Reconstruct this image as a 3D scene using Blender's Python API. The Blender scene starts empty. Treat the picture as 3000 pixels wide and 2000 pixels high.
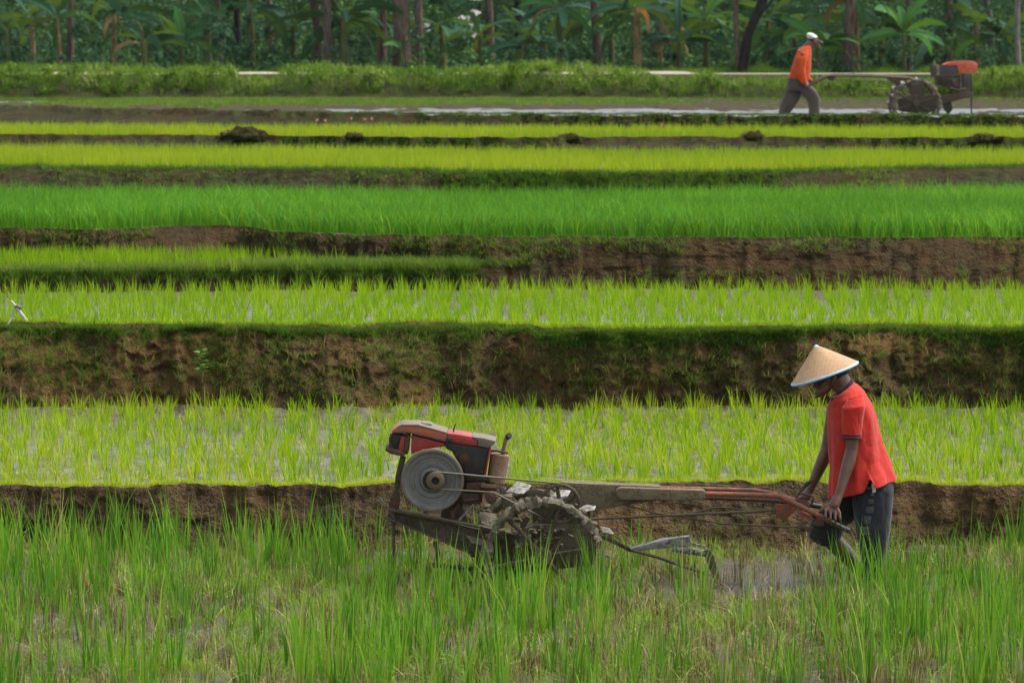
import bpy, bmesh, math, random
import numpy as np
from mathutils import Vector, Matrix, noise as mnoise
PI = math.pi
random.seed(7); RNG = np.random.default_rng(11)
S = bpy.context.scene; COL = S.collection

# ---------------------------------------------------------------- camera
F = 11750.0                       # focal length in pixels of the 3000 px wide photograph
H = 3.234                         # camera height above the nearest paddy
PITCH = math.atan(800.0 / F)
cam = bpy.data.cameras.new('camera'); co = bpy.data.objects.new('camera', cam); COL.objects.link(co)
cam.sensor_width = 36.0; cam.lens = 36.0 * F / 3000.0
co.location = (0, 0, H); co.rotation_euler = (PI / 2 - PITCH, 0, 0)
cam.clip_start = 0.5; cam.clip_end = 2500
cam.dof.use_dof = True; cam.dof.focus_distance = 25.2; cam.dof.aperture_fstop = 7.0
S.camera = co
# ---------------------------------------------------------------- sky and sun
SUN_EL, SUN_AZ = math.radians(60), math.radians(75)      # azimuth clockwise from +Y
w = bpy.data.worlds.new('World'); S.world = w; w.use_nodes = True
nt = w.node_tree; nt.nodes.clear()
sky = nt.nodes.new('ShaderNodeTexSky'); sky.sky_type = 'NISHITA'; sky.sun_disc = False
sky.sun_elevation = SUN_EL; sky.sun_rotation = SUN_AZ
sky.air_density = 1.0; sky.dust_density = 2.0; sky.ozone_density = 0.6
bg = nt.nodes.new('ShaderNodeBackground'); bg.inputs[1].default_value = 0.095
hs = nt.nodes.new('ShaderNodeHueSaturation'); hs.inputs['Saturation'].default_value = 0.45
wo = nt.nodes.new('ShaderNodeOutputWorld')
nt.links.new(sky.outputs[0], hs.inputs['Color']); nt.links.new(hs.outputs[0], bg.inputs[0]); nt.links.new(bg.outputs[0], wo.inputs[0])
sd = bpy.data.lights.new('sun', 'SUN'); sd.energy = 2.0; sd.angle = math.radians(32); sd.color = (1, 0.96, 0.9)
so = bpy.data.objects.new('sun', sd); COL.objects.link(so)
sdir = Vector((math.sin(SUN_AZ) * math.cos(SUN_EL), math.cos(SUN_AZ) * math.cos(SUN_EL), math.sin(SUN_EL)))
so.rotation_euler = sdir.to_track_quat('Z', 'Y').to_euler(); so.location = (0, -5, 40)
S.view_settings.view_transform = 'Standard'; S.view_settings.look = 'None'
S.view_settings.exposure = 1.5; S.view_settings.gamma = 1.0
S.render.engine = 'CYCLES'

# ---------------------------------------------------------------- pixel <-> world
cP, sP = math.cos(PITCH), math.sin(PITCH)
def slope(py):
    t = (1000.0 - py) / F
    return (-sP + t * cP) / (cP + t * sP)
def Dof(py, z): return (z - H) / slope(py)
def zat(py, D): return H + slope(py) * D
def Q(px, py, D):
    t = (1000.0 - py) / F
    return Vector(((px - 1500.0) / F / (cP + t * sP) * D, D, H + slope(py) * D))
def Xof(px, D): return (px - 1500.0) / F * D * 1.001
def interp(pts):
    xs = np.array([p[0] for p in pts], float); ys = np.array([p[1] for p in pts], float)
    return lambda x: np.interp(x, xs, ys)

# ---------------------------------------------------------------- noise (numpy)
def _h(ix, iy, iz):
    n = (ix.astype(np.int64) * 374761393 + iy.astype(np.int64) * 668265263 + iz.astype(np.int64) * 2147483647) & 0xffffffff
    n = ((n ^ (n >> 13)) * 1274126177) & 0xffffffff
    n = (n ^ (n >> 16)) & 0xffff
    return n / 65535.0
def vn(x, y, z):
    x = np.asarray(x, float); y = np.asarray(y, float) + 0 * x; z = np.asarray(z, float) + 0 * x
    ix, iy, iz = np.floor(x), np.floor(y), np.floor(z)
    fx, fy, fz = x - ix, y - iy, z - iz
    fx, fy, fz = [f * f * (3 - 2 * f) for f in (fx, fy, fz)]
    r = 0
    for a in (0, 1):
        for b in (0, 1):
            for c in (0, 1):
                wgt = (fx if a else 1 - fx) * (fy if b else 1 - fy) * (fz if c else 1 - fz)
                r = r + wgt * _h(ix + a, iy + b, iz + c)
    return r * 2 - 1
def fbm(x, y, z, o=4, g=0.5):
    r = 0; a = 1; s = 0
    for k in range(o):
        r = r + a * vn(x * 2 ** k + 17 * k, y * 2 ** k + 5 * k, z * 2 ** k + 9 * k); s += a; a *= g
    return r / s
def smooth(a, b, x):
    t = np.clip((x - a) / (b - a), 0, 1); return t * t * (3 - 2 * t)

# ---------------------------------------------------------------- tagging
def tag(o, label=None, cat=None, group=None, kind=None):
    if label: o['label'] = label
    if cat: o['category'] = cat
    if group: o['group'] = group
    if kind: o['kind'] = kind
    return o
def empty(name, loc, label, cat, group=None):
    o = bpy.data.objects.new(name, None); COL.objects.link(o); o.location = loc; o.empty_display_size = 0.1
    return tag(o, label, cat, group)
def link(name, me, mat=None, parent=None, smooth_=False):
    if mat is not None:
        me.materials.clear()
        for m in (mat if isinstance(mat, (list, tuple)) else [mat]): me.materials.append(m)
    o = bpy.data.objects.new(name, me); COL.objects.link(o)
    if smooth_: me.polygons.foreach_set('use_smooth', [True] * len(me.polygons))
    if parent is not None:
        o.parent = parent
        loc = Vector((0, 0, 0)); p = parent
        while p: loc = loc + Vector(p.location); p = p.parent
        o.location = -loc                         # mesh data is in world coordinates
    return o
def npmesh(name, V, faces_q=None, faces_t=None, attrs=None, smooth_=False):
    me = bpy.data.meshes.new(name); V = np.asarray(V, np.float32)
    fq = np.zeros((0, 4), np.int32) if faces_q is None else np.asarray(faces_q, np.int32)
    ft = np.zeros((0, 3), np.int32) if faces_t is None else np.asarray(faces_t, np.int32)
    me.vertices.add(len(V)); me.vertices.foreach_set('co', V.ravel())
    loops = np.concatenate([fq.ravel(), ft.ravel()])
    me.loops.add(len(loops)); me.loops.foreach_set('vertex_index', loops)
    tot = np.concatenate([np.full(len(fq), 4), np.full(len(ft), 3)]).astype(np.int32)
    st = np.concatenate([[0], np.cumsum(tot)[:-1]]).astype(np.int32)
    me.polygons.add(len(tot)); me.polygons.foreach_set('loop_start', st); me.polygons.foreach_set('loop_total', tot)
    if smooth_: me.polygons.foreach_set('use_smooth', np.ones(len(tot), bool))
    me.update(calc_edges=True)
    for k, a in (attrs or {}).items():
        at = me.attributes.new(k, 'FLOAT', 'POINT'); at.data.foreach_set('value', np.asarray(a, np.float32))
    me.validate()
    return me

# ---------------------------------------------------------------- materials
class NT:
    def __init__(s, name):
        s.m = bpy.data.materials.new(name); s.m.use_nodes = True; s.n = s.m.node_tree; s.n.nodes.clear()
        s.out = s.n.nodes.new('ShaderNodeOutputMaterial')
    def new(s, t, **k):
        n = s.n.nodes.new(t)
        for a, b in k.items(): setattr(n, a, b)
        return n
    def L(s, a, b): s.n.links.new(a, b)
    def setv(s, sock, v):
        if hasattr(v, 'is_linked') or isinstance(v, bpy.types.NodeSocket): s.L(v, sock)
        elif isinstance(v, (tuple, list)) and len(v) == 3 and sock.type == 'RGBA': sock.default_value = (*v, 1)
        else: sock.default_value = v
    def coord(s, scale=(1, 1, 1)):
        g = s.new('ShaderNodeNewGeometry'); mp = s.new('ShaderNodeMapping'); s.L(g.outputs['Position'], mp.inputs[0])
        mp.inputs['Scale'].default_value = scale; return mp.outputs[0]
    def noise(s, scale, detail=4, rough=0.55, co=None, dist=0.0):
        n = s.new('ShaderNodeTexNoise'); n.inputs['Scale'].default_value = scale; n.inputs['Detail'].default_value = detail
        n.inputs['Roughness'].default_value = rough; n.inputs['Distortion'].default_value = dist
        s.L(co if co is not None else s.coord(), n.inputs['Vector']); return n.outputs[0]
    def vor(s, scale, feature='F1', co=None, rnd=1.0):
        n = s.new('ShaderNodeTexVoronoi', feature=feature); n.inputs['Scale'].default_value = scale
        n.inputs['Randomness'].default_value = rnd
        s.L(co if co is not None else s.coord(), n.inputs['Vector']); return n.outputs['Distance']
    def ramp(s, fac, stops, interp_='LINEAR'):
        n = s.new('ShaderNodeValToRGB'); n.color_ramp.interpolation = interp_
        e = n.color_ramp.elements
        while len(e) < len(stops): e.new(0.5)
        for el, (p, c) in zip(e, stops):
            el.position = p; el.color = (*c, 1) if len(c) == 3 else c
        s.setv(n.inputs[0], fac); return n.outputs[0]
    def mix(s, fac, a, b):
        n = s.new('ShaderNodeMix', data_type='RGBA')
        s.setv(n.inputs[0], fac); s.setv(n.inputs[6], a); s.setv(n.inputs[7], b); return n.outputs[2]
    def math(s, op, a, b=0.5, clamp=False):
        n = s.new('ShaderNodeMath', operation=op); n.use_clamp = clamp; s.setv(n.inputs[0], a); s.setv(n.inputs[1], b); return n.outputs[0]
    def attr(s, name): n = s.new('ShaderNodeAttribute'); n.attribute_name = name; return n.outputs['Fac']
    def bump(s, h, strength=0.5, dist=0.01, nrm=None):
        n = s.new('ShaderNodeBump'); n.inputs['Strength'].default_value = strength; n.inputs['Distance'].default_value = dist
        s.L(h, n.inputs['Height'])
        if nrm is not None: s.L(nrm, n.inputs['Normal'])
        return n.outputs[0]
    def bsdf(s, col, rough=0.6, metal=0.0, nrm=None, spec=0.5, extra=None):
        p = s.new('ShaderNodeBsdfPrincipled'); s.setv(p.inputs['Base Color'], col); s.setv(p.inputs['Roughness'], rough)
        s.setv(p.inputs['Metallic'], metal); p.inputs['Specular IOR Level'].default_value = spec
        if nrm is not None: s.L(nrm, p.inputs['Normal'])
        for k, v in (extra or {}).items(): s.setv(p.inputs[k], v)
        s.L(p.outputs[0], s.out.inputs[0]); s.p = p; return s.m

def soil(name, dark, light, moss=0.3, mosscol=(0.05, 0.085, 0.02), sc=1.0, crack=0.6, rough=0.9):
    t = NT(name)
    big = t.noise(1.3 * sc, 5, 0.6); mid = t.noise(9 * sc, 6, 0.65); fine = t.noise(60 * sc, 4, 0.6)
    c = t.ramp(t.math('ADD', t.math('MULTIPLY', mid, 0.65), t.math('MULTIPLY', fine, 0.35)), [(0.36, dark), (0.5, tuple((a + b) / 2 for a, b in zip(dark, light))), (0.64, light)])
    red = t.mix(t.ramp(big, [(0.45, (0, 0, 0)), (0.62, (1, 1, 1))]), c, t.mix(0.5, c, (light[0] * 1.25, light[1] * 1.0, light[2] * 0.8)))
    mm = t.ramp(t.noise(4.5 * sc, 6, 0.7), [(0.62 - moss * 0.25, (0, 0, 0)), (0.74 - moss * 0.2, (1, 1, 1))])
    fibre = t.noise(45 * sc, 3, 0.6, t.coord((1, 1, 0.35)))
    c2 = t.mix(t.math('MULTIPLY', mm, t.ramp(fibre, [(0.42, (0.15,) * 3), (0.6, (0.9,) * 3)])), red, mosscol)
    wc = t.new('ShaderNodeVectorMath', operation='ADD'); nn_ = t.new('ShaderNodeTexNoise'); nn_.inputs['Scale'].default_value = 7 * sc; nn_.inputs['Detail'].default_value = 5
    t.L(t.coord(), nn_.inputs['Vector']); sv = t.new('ShaderNodeVectorMath', operation='SCALE'); sv.inputs['Scale'].default_value = 0.22 / sc; t.L(nn_.outputs['Color'], sv.inputs[0])
    t.L(t.coord((1, 1, 1.3)), wc.inputs[0]); t.L(sv.outputs[0], wc.inputs[1])
    vc = t.vor(11 * sc, 'DISTANCE_TO_EDGE', wc.outputs[0])
    cr = t.math('MULTIPLY', t.ramp(vc, [(0.0, (0, 0, 0)), (0.1, (1, 1, 1))]), t.ramp(t.noise(2.3 * sc, 3), [(0.45, (0.0,) * 3), (0.6, (1,) * 3)]))
    f1 = t.vor(26 * sc, 'F1', wc.outputs[0])
    bit = t.ramp(t.noise(90 * sc, 2, 0.5, t.coord((1, 1, 2.4)), 1.5), [(0.68, (0,) * 3), (0.73, (1,) * 3)])
    c2 = t.mix(t.math('MULTIPLY', bit, 0.55), c2, (light[0] * 1.7, light[1] * 1.6, light[2] * 1.4))
    hgt = t.math('ADD', t.math('MULTIPLY', cr, crack), t.math('ADD', t.math('MULTIPLY', mid, 1.8), t.math('ADD', t.math('MULTIPLY', fine, 0.7), t.math('MULTIPLY', f1, -0.5))))
    return t.bsdf(c2, rough, 0, t.bump(hgt, 1.0, 0.05 / sc), 0.04)

def mud(name, dark, light, sc=1.0, lo=0.25, hi=0.8):
    t = NT(name)
    a = t.noise(6 * sc, 6, 0.65); b = t.noise(38 * sc, 5, 0.6); k = t.noise(0.9, 3)
    c = t.ramp(t.math('ADD', t.math('MULTIPLY', a, 0.5), t.math('MULTIPLY', b, 0.5)), [(0.35, dark), (0.65, light)])
    r = t.ramp(a, [(0.35, (lo,) * 3), (0.6, (hi,) * 3)])
    return t.bsdf(c, r, 0, t.bump(t.math('ADD', a, t.math('MULTIPLY', b, 0.6)), 0.9, 0.02), 0.03 if 'far' in name else 0.35)

def waterm(name, col, ripple=0.25, sc=18, rough=0.12, stretch=(1, 1, 1)):
    t = NT(name)
    n = t.noise(sc, 4, 0.6, t.coord(stretch)); n2 = t.noise(sc * 5, 2, 0.5)
    c = t.mix(t.ramp(t.noise(3, 4), [(0.4, (0,) * 3), (0.65, (1,) * 3)]), col, tuple(x * 0.65 for x in col))
    return t.bsdf(c, rough, 0, t.bump(t.math('ADD', n, t.math('MULTIPLY', n2, 0.3)), ripple, 0.03), 0.7)

def leafm(name, stops, transl=0.35, rough=0.6, fine=0.0, spec=0.12):
    """green foliage: colour chosen per blade/leaf from the 'tint' attribute, light passes through"""
    t = NT(name)
    f = t.attr('tint')
    pz = t.noise(0.7, 3)
    f2 = t.math('ADD', f, t.math('MULTIPLY', t.math('SUBTRACT', pz, 0.5), 0.5), True)
    c = t.ramp(f2, stops)
    p = t.new('ShaderNodeBsdfPrincipled'); t.L(c, p.inputs['Base Color']); p.inputs['Roughness'].default_value = rough
    p.inputs['Specular IOR Level'].default_value = spec
    tr = t.new('ShaderNodeBsdfTranslucent'); t.L(t.mix(0.35, c, (0.35, 0.5, 0.03)), tr.inputs[0])
    mx = t.new('ShaderNodeMixShader'); mx.inputs[0].default_value = transl
    t.L(p.outputs[0], mx.inputs[1]); t.L(tr.outputs[0], mx.inputs[2]); t.L(mx.outputs[0], t.out.inputs[0])
    return t.m

def muddy(name, paint, rust, mudc, amt=0.5, rough=0.55, metal=0.0, sc=1.0, bumpd=0.004, hi=None):
    """painted or bare metal worn to rust and caked with dried mud in noise patches"""
    t = NT(name)
    co = t.coord()
    a = t.noise(16 * sc, 6, 0.7, co, 0.3); b = t.noise(55 * sc, 5, 0.65, co); g = t.noise(220 * sc, 3, 0.6, co)
    c = t.mix(t.ramp(b, [(0.48, (0,) * 3), (0.62, (1,) * 3)]), paint, rust)
    lo = 0.66 - amt * 0.36
    m = t.ramp(t.math('ADD', t.math('MULTIPLY', a, 0.6), t.math('MULTIPLY', b, 0.4)), [(lo, (0,) * 3), (lo + 0.12, (1,) * 3)])
    mc = t.mix(t.ramp(g, [(0.35, (0,) * 3), (0.65, (1,) * 3)]), tuple(x * 0.65 for x in mudc), tuple(min(1, x * 1.35) for x in mudc))
    c = t.mix(m, c, mc)
    r = t.mix(m, (rough,) * 3, (0.85,) * 3)
    hg = t.math('ADD', t.math('MULTIPLY', m, 0.8), t.math('ADD', t.math('MULTIPLY', b, 0.4), t.math('MULTIPLY', g, 0.25)))
    return t.bsdf(c, r, metal, t.bump(hg, 0.8, bumpd), 0.4)

def cloth(name, col, col2, weave=420, folds=9, rough=0.85, dirt=None, dirtz=None):
    t = NT(name)
    a = t.noise(7, 4, 0.6); w_ = t.noise(weave, 2, 0.5); fo = t.noise(folds, 3, 0.5, t.coord((1.2, 1.2, 0.75)), 0.8)
    c = t.mix(t.ramp(a, [(0.35, (0,) * 3), (0.65, (1,) * 3)]), col, col2)
    if dirt:
        d = t.ramp(t.noise(22, 5, 0.7), [(0.56, (0,) * 3), (0.7, (0.7,) * 3)]); c = t.mix(d, c, dirt)
    if dirtz:                                   # mud splashed up from the wet field: follows world height
        z0, z1, dc = dirtz
        g = t.new('ShaderNodeNewGeometry'); sp = t.new('ShaderNodeSeparateXYZ'); t.L(g.outputs['Position'], sp.inputs[0])
        mr = t.new('ShaderNodeMapRange'); t.L(sp.outputs[2], mr.inputs[0])
        mr.inputs[1].default_value = z0; mr.inputs[2].default_value = z1; mr.inputs[3].default_value = 1; mr.inputs[4].default_value = 0
        k = t.math('MULTIPLY', mr.outputs[0], t.ramp(t.noise(14, 5, 0.7), [(0.3, (0.3,) * 3), (0.62, (1,) * 3)]), True); c = t.mix(k, c, dc)
    return t.bsdf(c, rough, 0, t.bump(t.math('ADD', t.math('MULTIPLY', fo, 1.0), t.math('MULTIPLY', w_, 0.03)), 0.5, 0.03), 0.15, {'Sheen Weight': 0.15})

def plain(name, col, rough=0.6, metal=0.0, var=0.25, sc=30):
    t = NT(name); n = t.noise(sc, 4)
    c = t.mix(t.ramp(n, [(0.35, (0,) * 3), (0.65, (1,) * 3)]), tuple(x * (1 - var) for x in col), tuple(min(1, x * (1 + var)) for x in col))
    return t.bsdf(c, rough, metal, t.bump(n, 0.3, 0.004), 0.4)

M = {}
HAZE = 0.00005
# ================================================================= TERRAIN
MUDC = (0.15, 0.115, 0.075)
M['mud_near'] = mud('mud_near', (0.018, 0.014, 0.008), (0.085, 0.066, 0.04))
M['mud_mid'] = mud('mud_mid', (0.03, 0.026, 0.014), (0.13, 0.11, 0.07), 1.4, 0.2, 0.7)
M['mud_far'] = mud('mud_far', (0.022, 0.017, 0.01), (0.075, 0.056, 0.034), 0.6, 0.5, 0.95)
M['bank1'] = soil('bank_soil_dark', (0.028, 0.019, 0.01), (0.13, 0.09, 0.05), 0.0, crack=0.35)
M['bank2'] = soil('bank_soil_red', (0.026, 0.018, 0.009), (0.16, 0.105, 0.05), 0.6, (0.04, 0.055, 0.012), crack=0.1)
M['bank3'] = soil('bank_soil_brown', (0.015, 0.011, 0.006), (0.09, 0.062, 0.033), 0.35, crack=0.35)
M['bank4'] = soil('bank_soil_far', (0.01, 0.0075, 0.004), (0.06, 0.044, 0.022), 0.7, sc=0.7, crack=0.1)
M['path'] = plain('packed_earth', (0.3, 0.26, 0.2), 0.9, 0, 0.12, 3)
M['verge'] = soil('verge_soil', (0.03, 0.03, 0.015), (0.08, 0.075, 0.035), 0.9, (0.05, 0.09, 0.02), 0.6)

top1 = interp([(0,1446),(180,1440),(400,1437),(600,1426),(800,1430),(1000,1434),(1150,1424),(1400,1425),(2000,1425),(2600,1422),(2700,1424),(2850,1432),(3000,1446)])
base1 = interp([(0,1612),(700,1615),(1500,1620),(2200,1618),(3000,1612)])
top2 = interp([(0,957),(300,964),(700,962),(1000,966),(1300,958),(1500,965),(1750,985),(2000,986),(2200,972),(2600,962),(2800,968),(3000,974)])
base2 = interp([(0,1205),(500,1196),(1000,1212),(1300,1200),(1700,1212),(2100,1206),(2600,1206),(3000,1208)])
top3 = interp([(0,678),(300,680),(450,672),(560,667),(700,672),(820,688),(1100,698),(1500,702),(2000,704),(3000,702)])
base3 = interp([(0,868),(600,862),(1200,858),(1800,856),(2400,858),(3000,858)])
top4 = interp([(0,492),(300,497),(700,499),(1100,502),(1500,512),(1800,518),(2100,512),(2400,503),(2700,496),(3000,493)])
base4 = interp([(0,598),(1000,604),(1900,612),(2600,604),(3000,600)])
top5 = interp([(0,404),(500,403),(900,408),(1400,413),(2000,409),(3000,416)])
base5 = interp([(0,448),(1000,452),(1900,460),(3000,456)])
top6 = interp([(0,323),(150,322),(300,330),(1000,338),(2000,344),(3000,348)])
base6 = interp([(0,384),(1000,389),(2000,392),(3000,394)])

z1 = 0.0
def up(pt, D): return float(zat(pt, D))
z2 = up(1432, float(Dof(1614, z1)) + 0.12)
z3 = up(966, float(Dof(1206, z2)) + 0.45)
zl = up(790, float(Dof(862, z3)) + 0.12)                 # narrow ledge on the left of bank three
z4 = up(703, float(Dof(858, z3)) + 0.5)
z5 = up(505, float(Dof(604, z4)) + 0.4)
z6 = up(409, float(Dof(453, z5)) + 0.3)
z7 = up(341, float(Dof(390, z6)) + 0.3)
z8 = 3.085                                               # earth road
print('levels', z2, z3, zl, z4, z5, z6, z7)

PXA = np.concatenate([np.linspace(-16000, -1000, 30), np.arange(-980, 3980, 5.0), np.linspace(4000, 19000, 30)])
pc = np.clip(PXA, -400, 3400)
wob = lambda s, k: 1.0 * vn(PXA / s, k, 0.5)
def edge(fn, z, k, amp): return Dof(fn(pc) + amp * fbm(PXA / 60.0, k, 0.3, 3), z)
N = len(PXA)
one = np.ones(N)
w3 = 1 - smooth(1360, 1450, PXA)                         # 1 where the ledge exists
ROWS = []; ROWMAT = []; ROWN = {}                        # each row: D array, z array ; segments named
def seg(name, D0, Z0, D1, Z1, n, mat, shape=None):
    """rows from (D0,Z0) up to but excluding (D1,Z1)"""
    a = len(ROWS)
    for i in range(n):
        t = i / n; tz = t if shape is None else shape(t)
        ROWS.append((D0 * (1 - t) + D1 * t, Z0 * (1 - tz) + Z1 * tz)); ROWMAT.append(mat)
    ROWN[name] = (a, len(ROWS))
b1 = edge(base1, z1, 1, 3); t1 = np.maximum(edge(top1, z2, 2, 4), b1 + 0.08)
b2 = edge(base2, z2, 3, 4); t2 = np.maximum(edge(top2, z3, 4, 5), b2 + 0.25)
b3 = edge(base3, z3, 5, 3)
l1 = b3 + 0.12; l2 = Dof(750 + 0 * one, zl)
t3 = edge(top3, z4, 6, 3)
fr = 0.35
l1 = l1 * w3 + (b3 + (t3 - b3) * fr) * (1 - w3); l1 = np.minimum(l1, t3 - 0.2)
l2 = np.minimum(l2, t3 - 0.15); l2 = l2 * w3 + (b3 + (t3 - b3) * 0.5) * (1 - w3)
zl1 = zl * w3 + (z3 + (z4 - z3) * 0.5) * (1 - w3); zl2 = zl * w3 + (z3 + (z4 - z3) * 0.65) * (1 - w3)
b4 = edge(base4, z4, 7, 2); t4 = np.maximum(edge(top4, z5, 8, 3), b4 + 0.15)
b5 = edge(base5, z5, 9, 2); t5 = np.maximum(edge(top5, z6, 10, 2), b5 + 0.12)
b6 = edge(base6, z6, 11, 1.5); t6 = np.maximum(edge(top6, z7, 12, 1.5), b6 + 0.12)
z7a = z7 * one
f7 = 99.0 * one
nq = lambda t: 1 - (1 - t) ** 1.6
seg('near', 0 * one, -0.3 * one, 20.0 * one, z1 * one, 12, 0)
seg('f1', 20.0 * one, z1 * one, b1, z1 * one, 170, 0)
seg('b1', b1, z1 * one, t1, z2 * one, 30, 1)
seg('f2', t1, z2 * one, b2, z2 * one, 130, 2)
seg('b2', b2, z2 * one, t2, z3 * one, 40, 3, nq)
seg('f3', t2, z3 * one, b3, z3 * one, 70, 2)
seg('b3', b3, z3 * one, l1, zl1, 28, 4)
seg('ledge', l1, zl1, l2, zl2, 14, 4)
seg('b3u', l2, zl2, t3, z4 * one, 32, 4, nq)
seg('f4', t3, z4 * one, b4, z4 * one, 50, 2)
seg('b4', b4, z4 * one, t4, z5 * one, 16, 5, nq)
seg('f5', t4, z5 * one, b5, z5 * one, 50, 2)
seg('b5', b5, z5 * one, t5, z6 * one, 12, 5)
seg('f6', t5, z6 * one, b6, z6 * one, 40, 2)
seg('b6', b6, z6 * one, t6, z7a, 12, 5)
seg('f7', t6, z7a, f7, z7a, 90, 6)
seg('b7', f7, z7a, f7 + 1.6, z8 * one, 12, 8)
seg('road', f7 + 1.6, z8 * one, f7 + 5.6, z8 * one + 0.02, 10, 7)
seg('verge', f7 + 5.6, z8 * one + 0.02, 150 * one, 3.3 * one, 30, 8)
seg('beyond', 150 * one, 3.3 * one, 1800 * one, 3.0 * one, 14, 8)
D_ = np.array([r[0] for r in ROWS]); Z_ = np.array([r[1] for r in ROWS]); P_ = np.broadcast_to(PXA, D_.shape).copy()
X_ = (P_ - 1500) / F * D_
def rs(n): a, b = ROWN[n]; return slice(a, b)
DY = np.zeros_like(D_); DZ = np.zeros_like(D_)
def window(n, pad=0.0):
    a, b = ROWN[n]; t = np.linspace(0, 1, b - a, endpoint=False)[:, None]
    return np.clip(np.minimum(t, 1 - t) * 8, pad, 1)
# clods and slumps on the bank faces
for n, amp, k in (('b1', 0.055, 1), ('b2', 0.12, 2), ('b3', 0.04, 3), ('b3u', 0.05, 4), ('ledge', 0.02, 5), ('b4', 0.07, 6), ('b5', 0.05, 7), ('b6', 0.05, 8)):
    s_ = rs(n); x, z, d = X_[s_], Z_[s_], D_[s_]
    c = fbm(x * 3, z * 4.5, k, 6, 0.66); r = 1 - np.abs(fbm(x * 8 + c, z * 11, k + 40, 4)) * 2.4
    wd = window(n, 0.35)
    DY[s_] += -(c * amp + r * amp * 0.35) * wd
    DZ[s_] += fbm(x * 6, d * 6, k + 80, 4) * amp * 0.45 * wd
# paddies: uneven mud, deeper (flooded) or higher (dry)
def field(n, amp, sc, off):
    s_ = rs(n); x, d, p = X_[s_], D_[s_], P_[s_]
    DZ[s_] += fbm(x * sc, d * sc * 0.7, 3.3, 5, 0.55) * amp + off(p, d, x) * 1.0
WL = {1: -0.012, 2: -0.012, 3: -0.01, 5: -0.008, 6: -0.008, 7: -0.01}
def off1(p, d, x):
    wet = (0.45 + 0.9 * vn(p / 70, d * 3, 4)) * np.exp(-((p - 2300) / 300) ** 2) * smooth(24.0, 24.6, d) * (1 - smooth(25.6, 26.2, d)) * 1.0 + np.exp(-((p - 2750) / 200) ** 2) * np.exp(-((d - 24.2) / 0.5) ** 2) * 0.8
    return 0.03 - 0.085 * np.clip(wet, 0, 1) - 0.012 * (fbm(x * 0.8, d * 0.8, 9, 2) > 0.1)
field('f1', 0.05, 3.2, off1)
field('f2', 0.045, 6.5, lambda p, d, x: -0.008 - 0.008 * smooth(1500, 300, p) + 0.05 * np.exp(-((d - b2) / 0.35) ** 2) + 0.035 * np.exp(-((d - t1) / 0.12) ** 2))
field('f3', 0.03, 3.6, lambda p, d, x: -0.012 + 0.05 * np.exp(-((d - b3) / 0.3) ** 2) + 0.05 * np.exp(-((d - t2) / 0.2) ** 2))
field('f4', 0.03, 2, lambda p, d, x: 0 * d)
field('f5', 0.03, 2.5, lambda p, d, x: 0.0 * d)
field('f6', 0.03, 2.5, lambda p, d, x: 0.0 * d + 0.05 * np.exp(-((d - t5) / 0.4) ** 2))
def off7(p, d, x):
    isl = smooth(80, 380, p) * (1 - smooth(1850, 2100, p)) * smooth(80, 84, d + (1300 - p) / 420) * (1 - smooth(94, 97, d))
    leftm = (1 - smooth(700, 1200, p)) * (1 - smooth(84, 86, d))
    rear = smooth(77, 80.5, d + 2.2 * vn(p / 90, 3, 3) + 0.8 * vn(p / 22, 7, 3)) * (1 - (1 - smooth(200, 420, p)) * smooth(84, 87, d))
    return -0.025 + 0.045 * np.clip(isl + leftm, 0, 1) + 0.045 * rear + 0.045 * fbm(p / 45., d / 2.5, 4, 3)
field('f7', 0.03, 1.6, off7)
s_ = rs('b7'); DZ[s_] += 0.05 * fbm(X_[s_] * 1.2, D_[s_], 5, 3)
s_ = rs('verge'); DZ[s_] += 0.12 * fbm(X_[s_] * 0.5, D_[s_] * 0.5, 5, 4)
# raised lip of each bund
for n, (hh, wd) in {'f4': (0.03, 0.25), 'f5': (0.02, 0.3), 'f7': (0.055, 0.5)}.items():
    s_ = rs(n); a = ROWN[n][0]; DZ[s_] += hh * np.exp(-((D_[s_] - D_[a][None, :]) / wd) ** 2)
s_ = rs('b2'); a, b = ROWN['b2']
GX = (P_ - 1500) / F * (D_ + DY); GY = D_ + DY; GZ = Z_ + DZ
R_, C_ = GX.shape
V = np.stack([GX, GY, GZ], -1).reshape(-1, 3)
ii = np.arange(R_ - 1)[:, None] * C_ + np.arange(C_ - 1)[None, :]
fq = np.stack([ii, ii + 1, ii + 1 + C_, ii + C_], -1).reshape(-1, 4)
me = npmesh('ground', V, fq, smooth_=True)
gm = [M['mud_near'], M['bank1'], M['mud_mid'], M['bank2'], M['bank3'], M['bank4'], M['mud_far'], M['path'], M['verge']]
for m in gm: me.materials.append(m)
me.polygons.foreach_set('material_index', np.repeat(np.array(ROWMAT[:-1], np.int32), C_ - 1))
g = bpy.data.objects.new('ground', me); COL.objects.link(g); tag(g, kind='structure')
GRID = np.stack([GX, GY, GZ], -1)
def colrange(lo=-120, hi=3120): return np.nonzero((PXA > lo) & (PXA < hi))[0]
def on_bank(n, cnt, t0=0.0, t1_=1.0, lo=-120, hi=3120, rng=RNG):
    a, b = ROWN[n]; cs = colrange(lo, hi)
    r = (a + (t0 + (t1_ - t0) * rng.random(cnt)) * (b - a)).astype(int); c = rng.choice(cs, cnt)
    p = GRID[r, c].copy(); p[:, 0] += rng.normal(0, 0.01, cnt); return p
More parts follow.
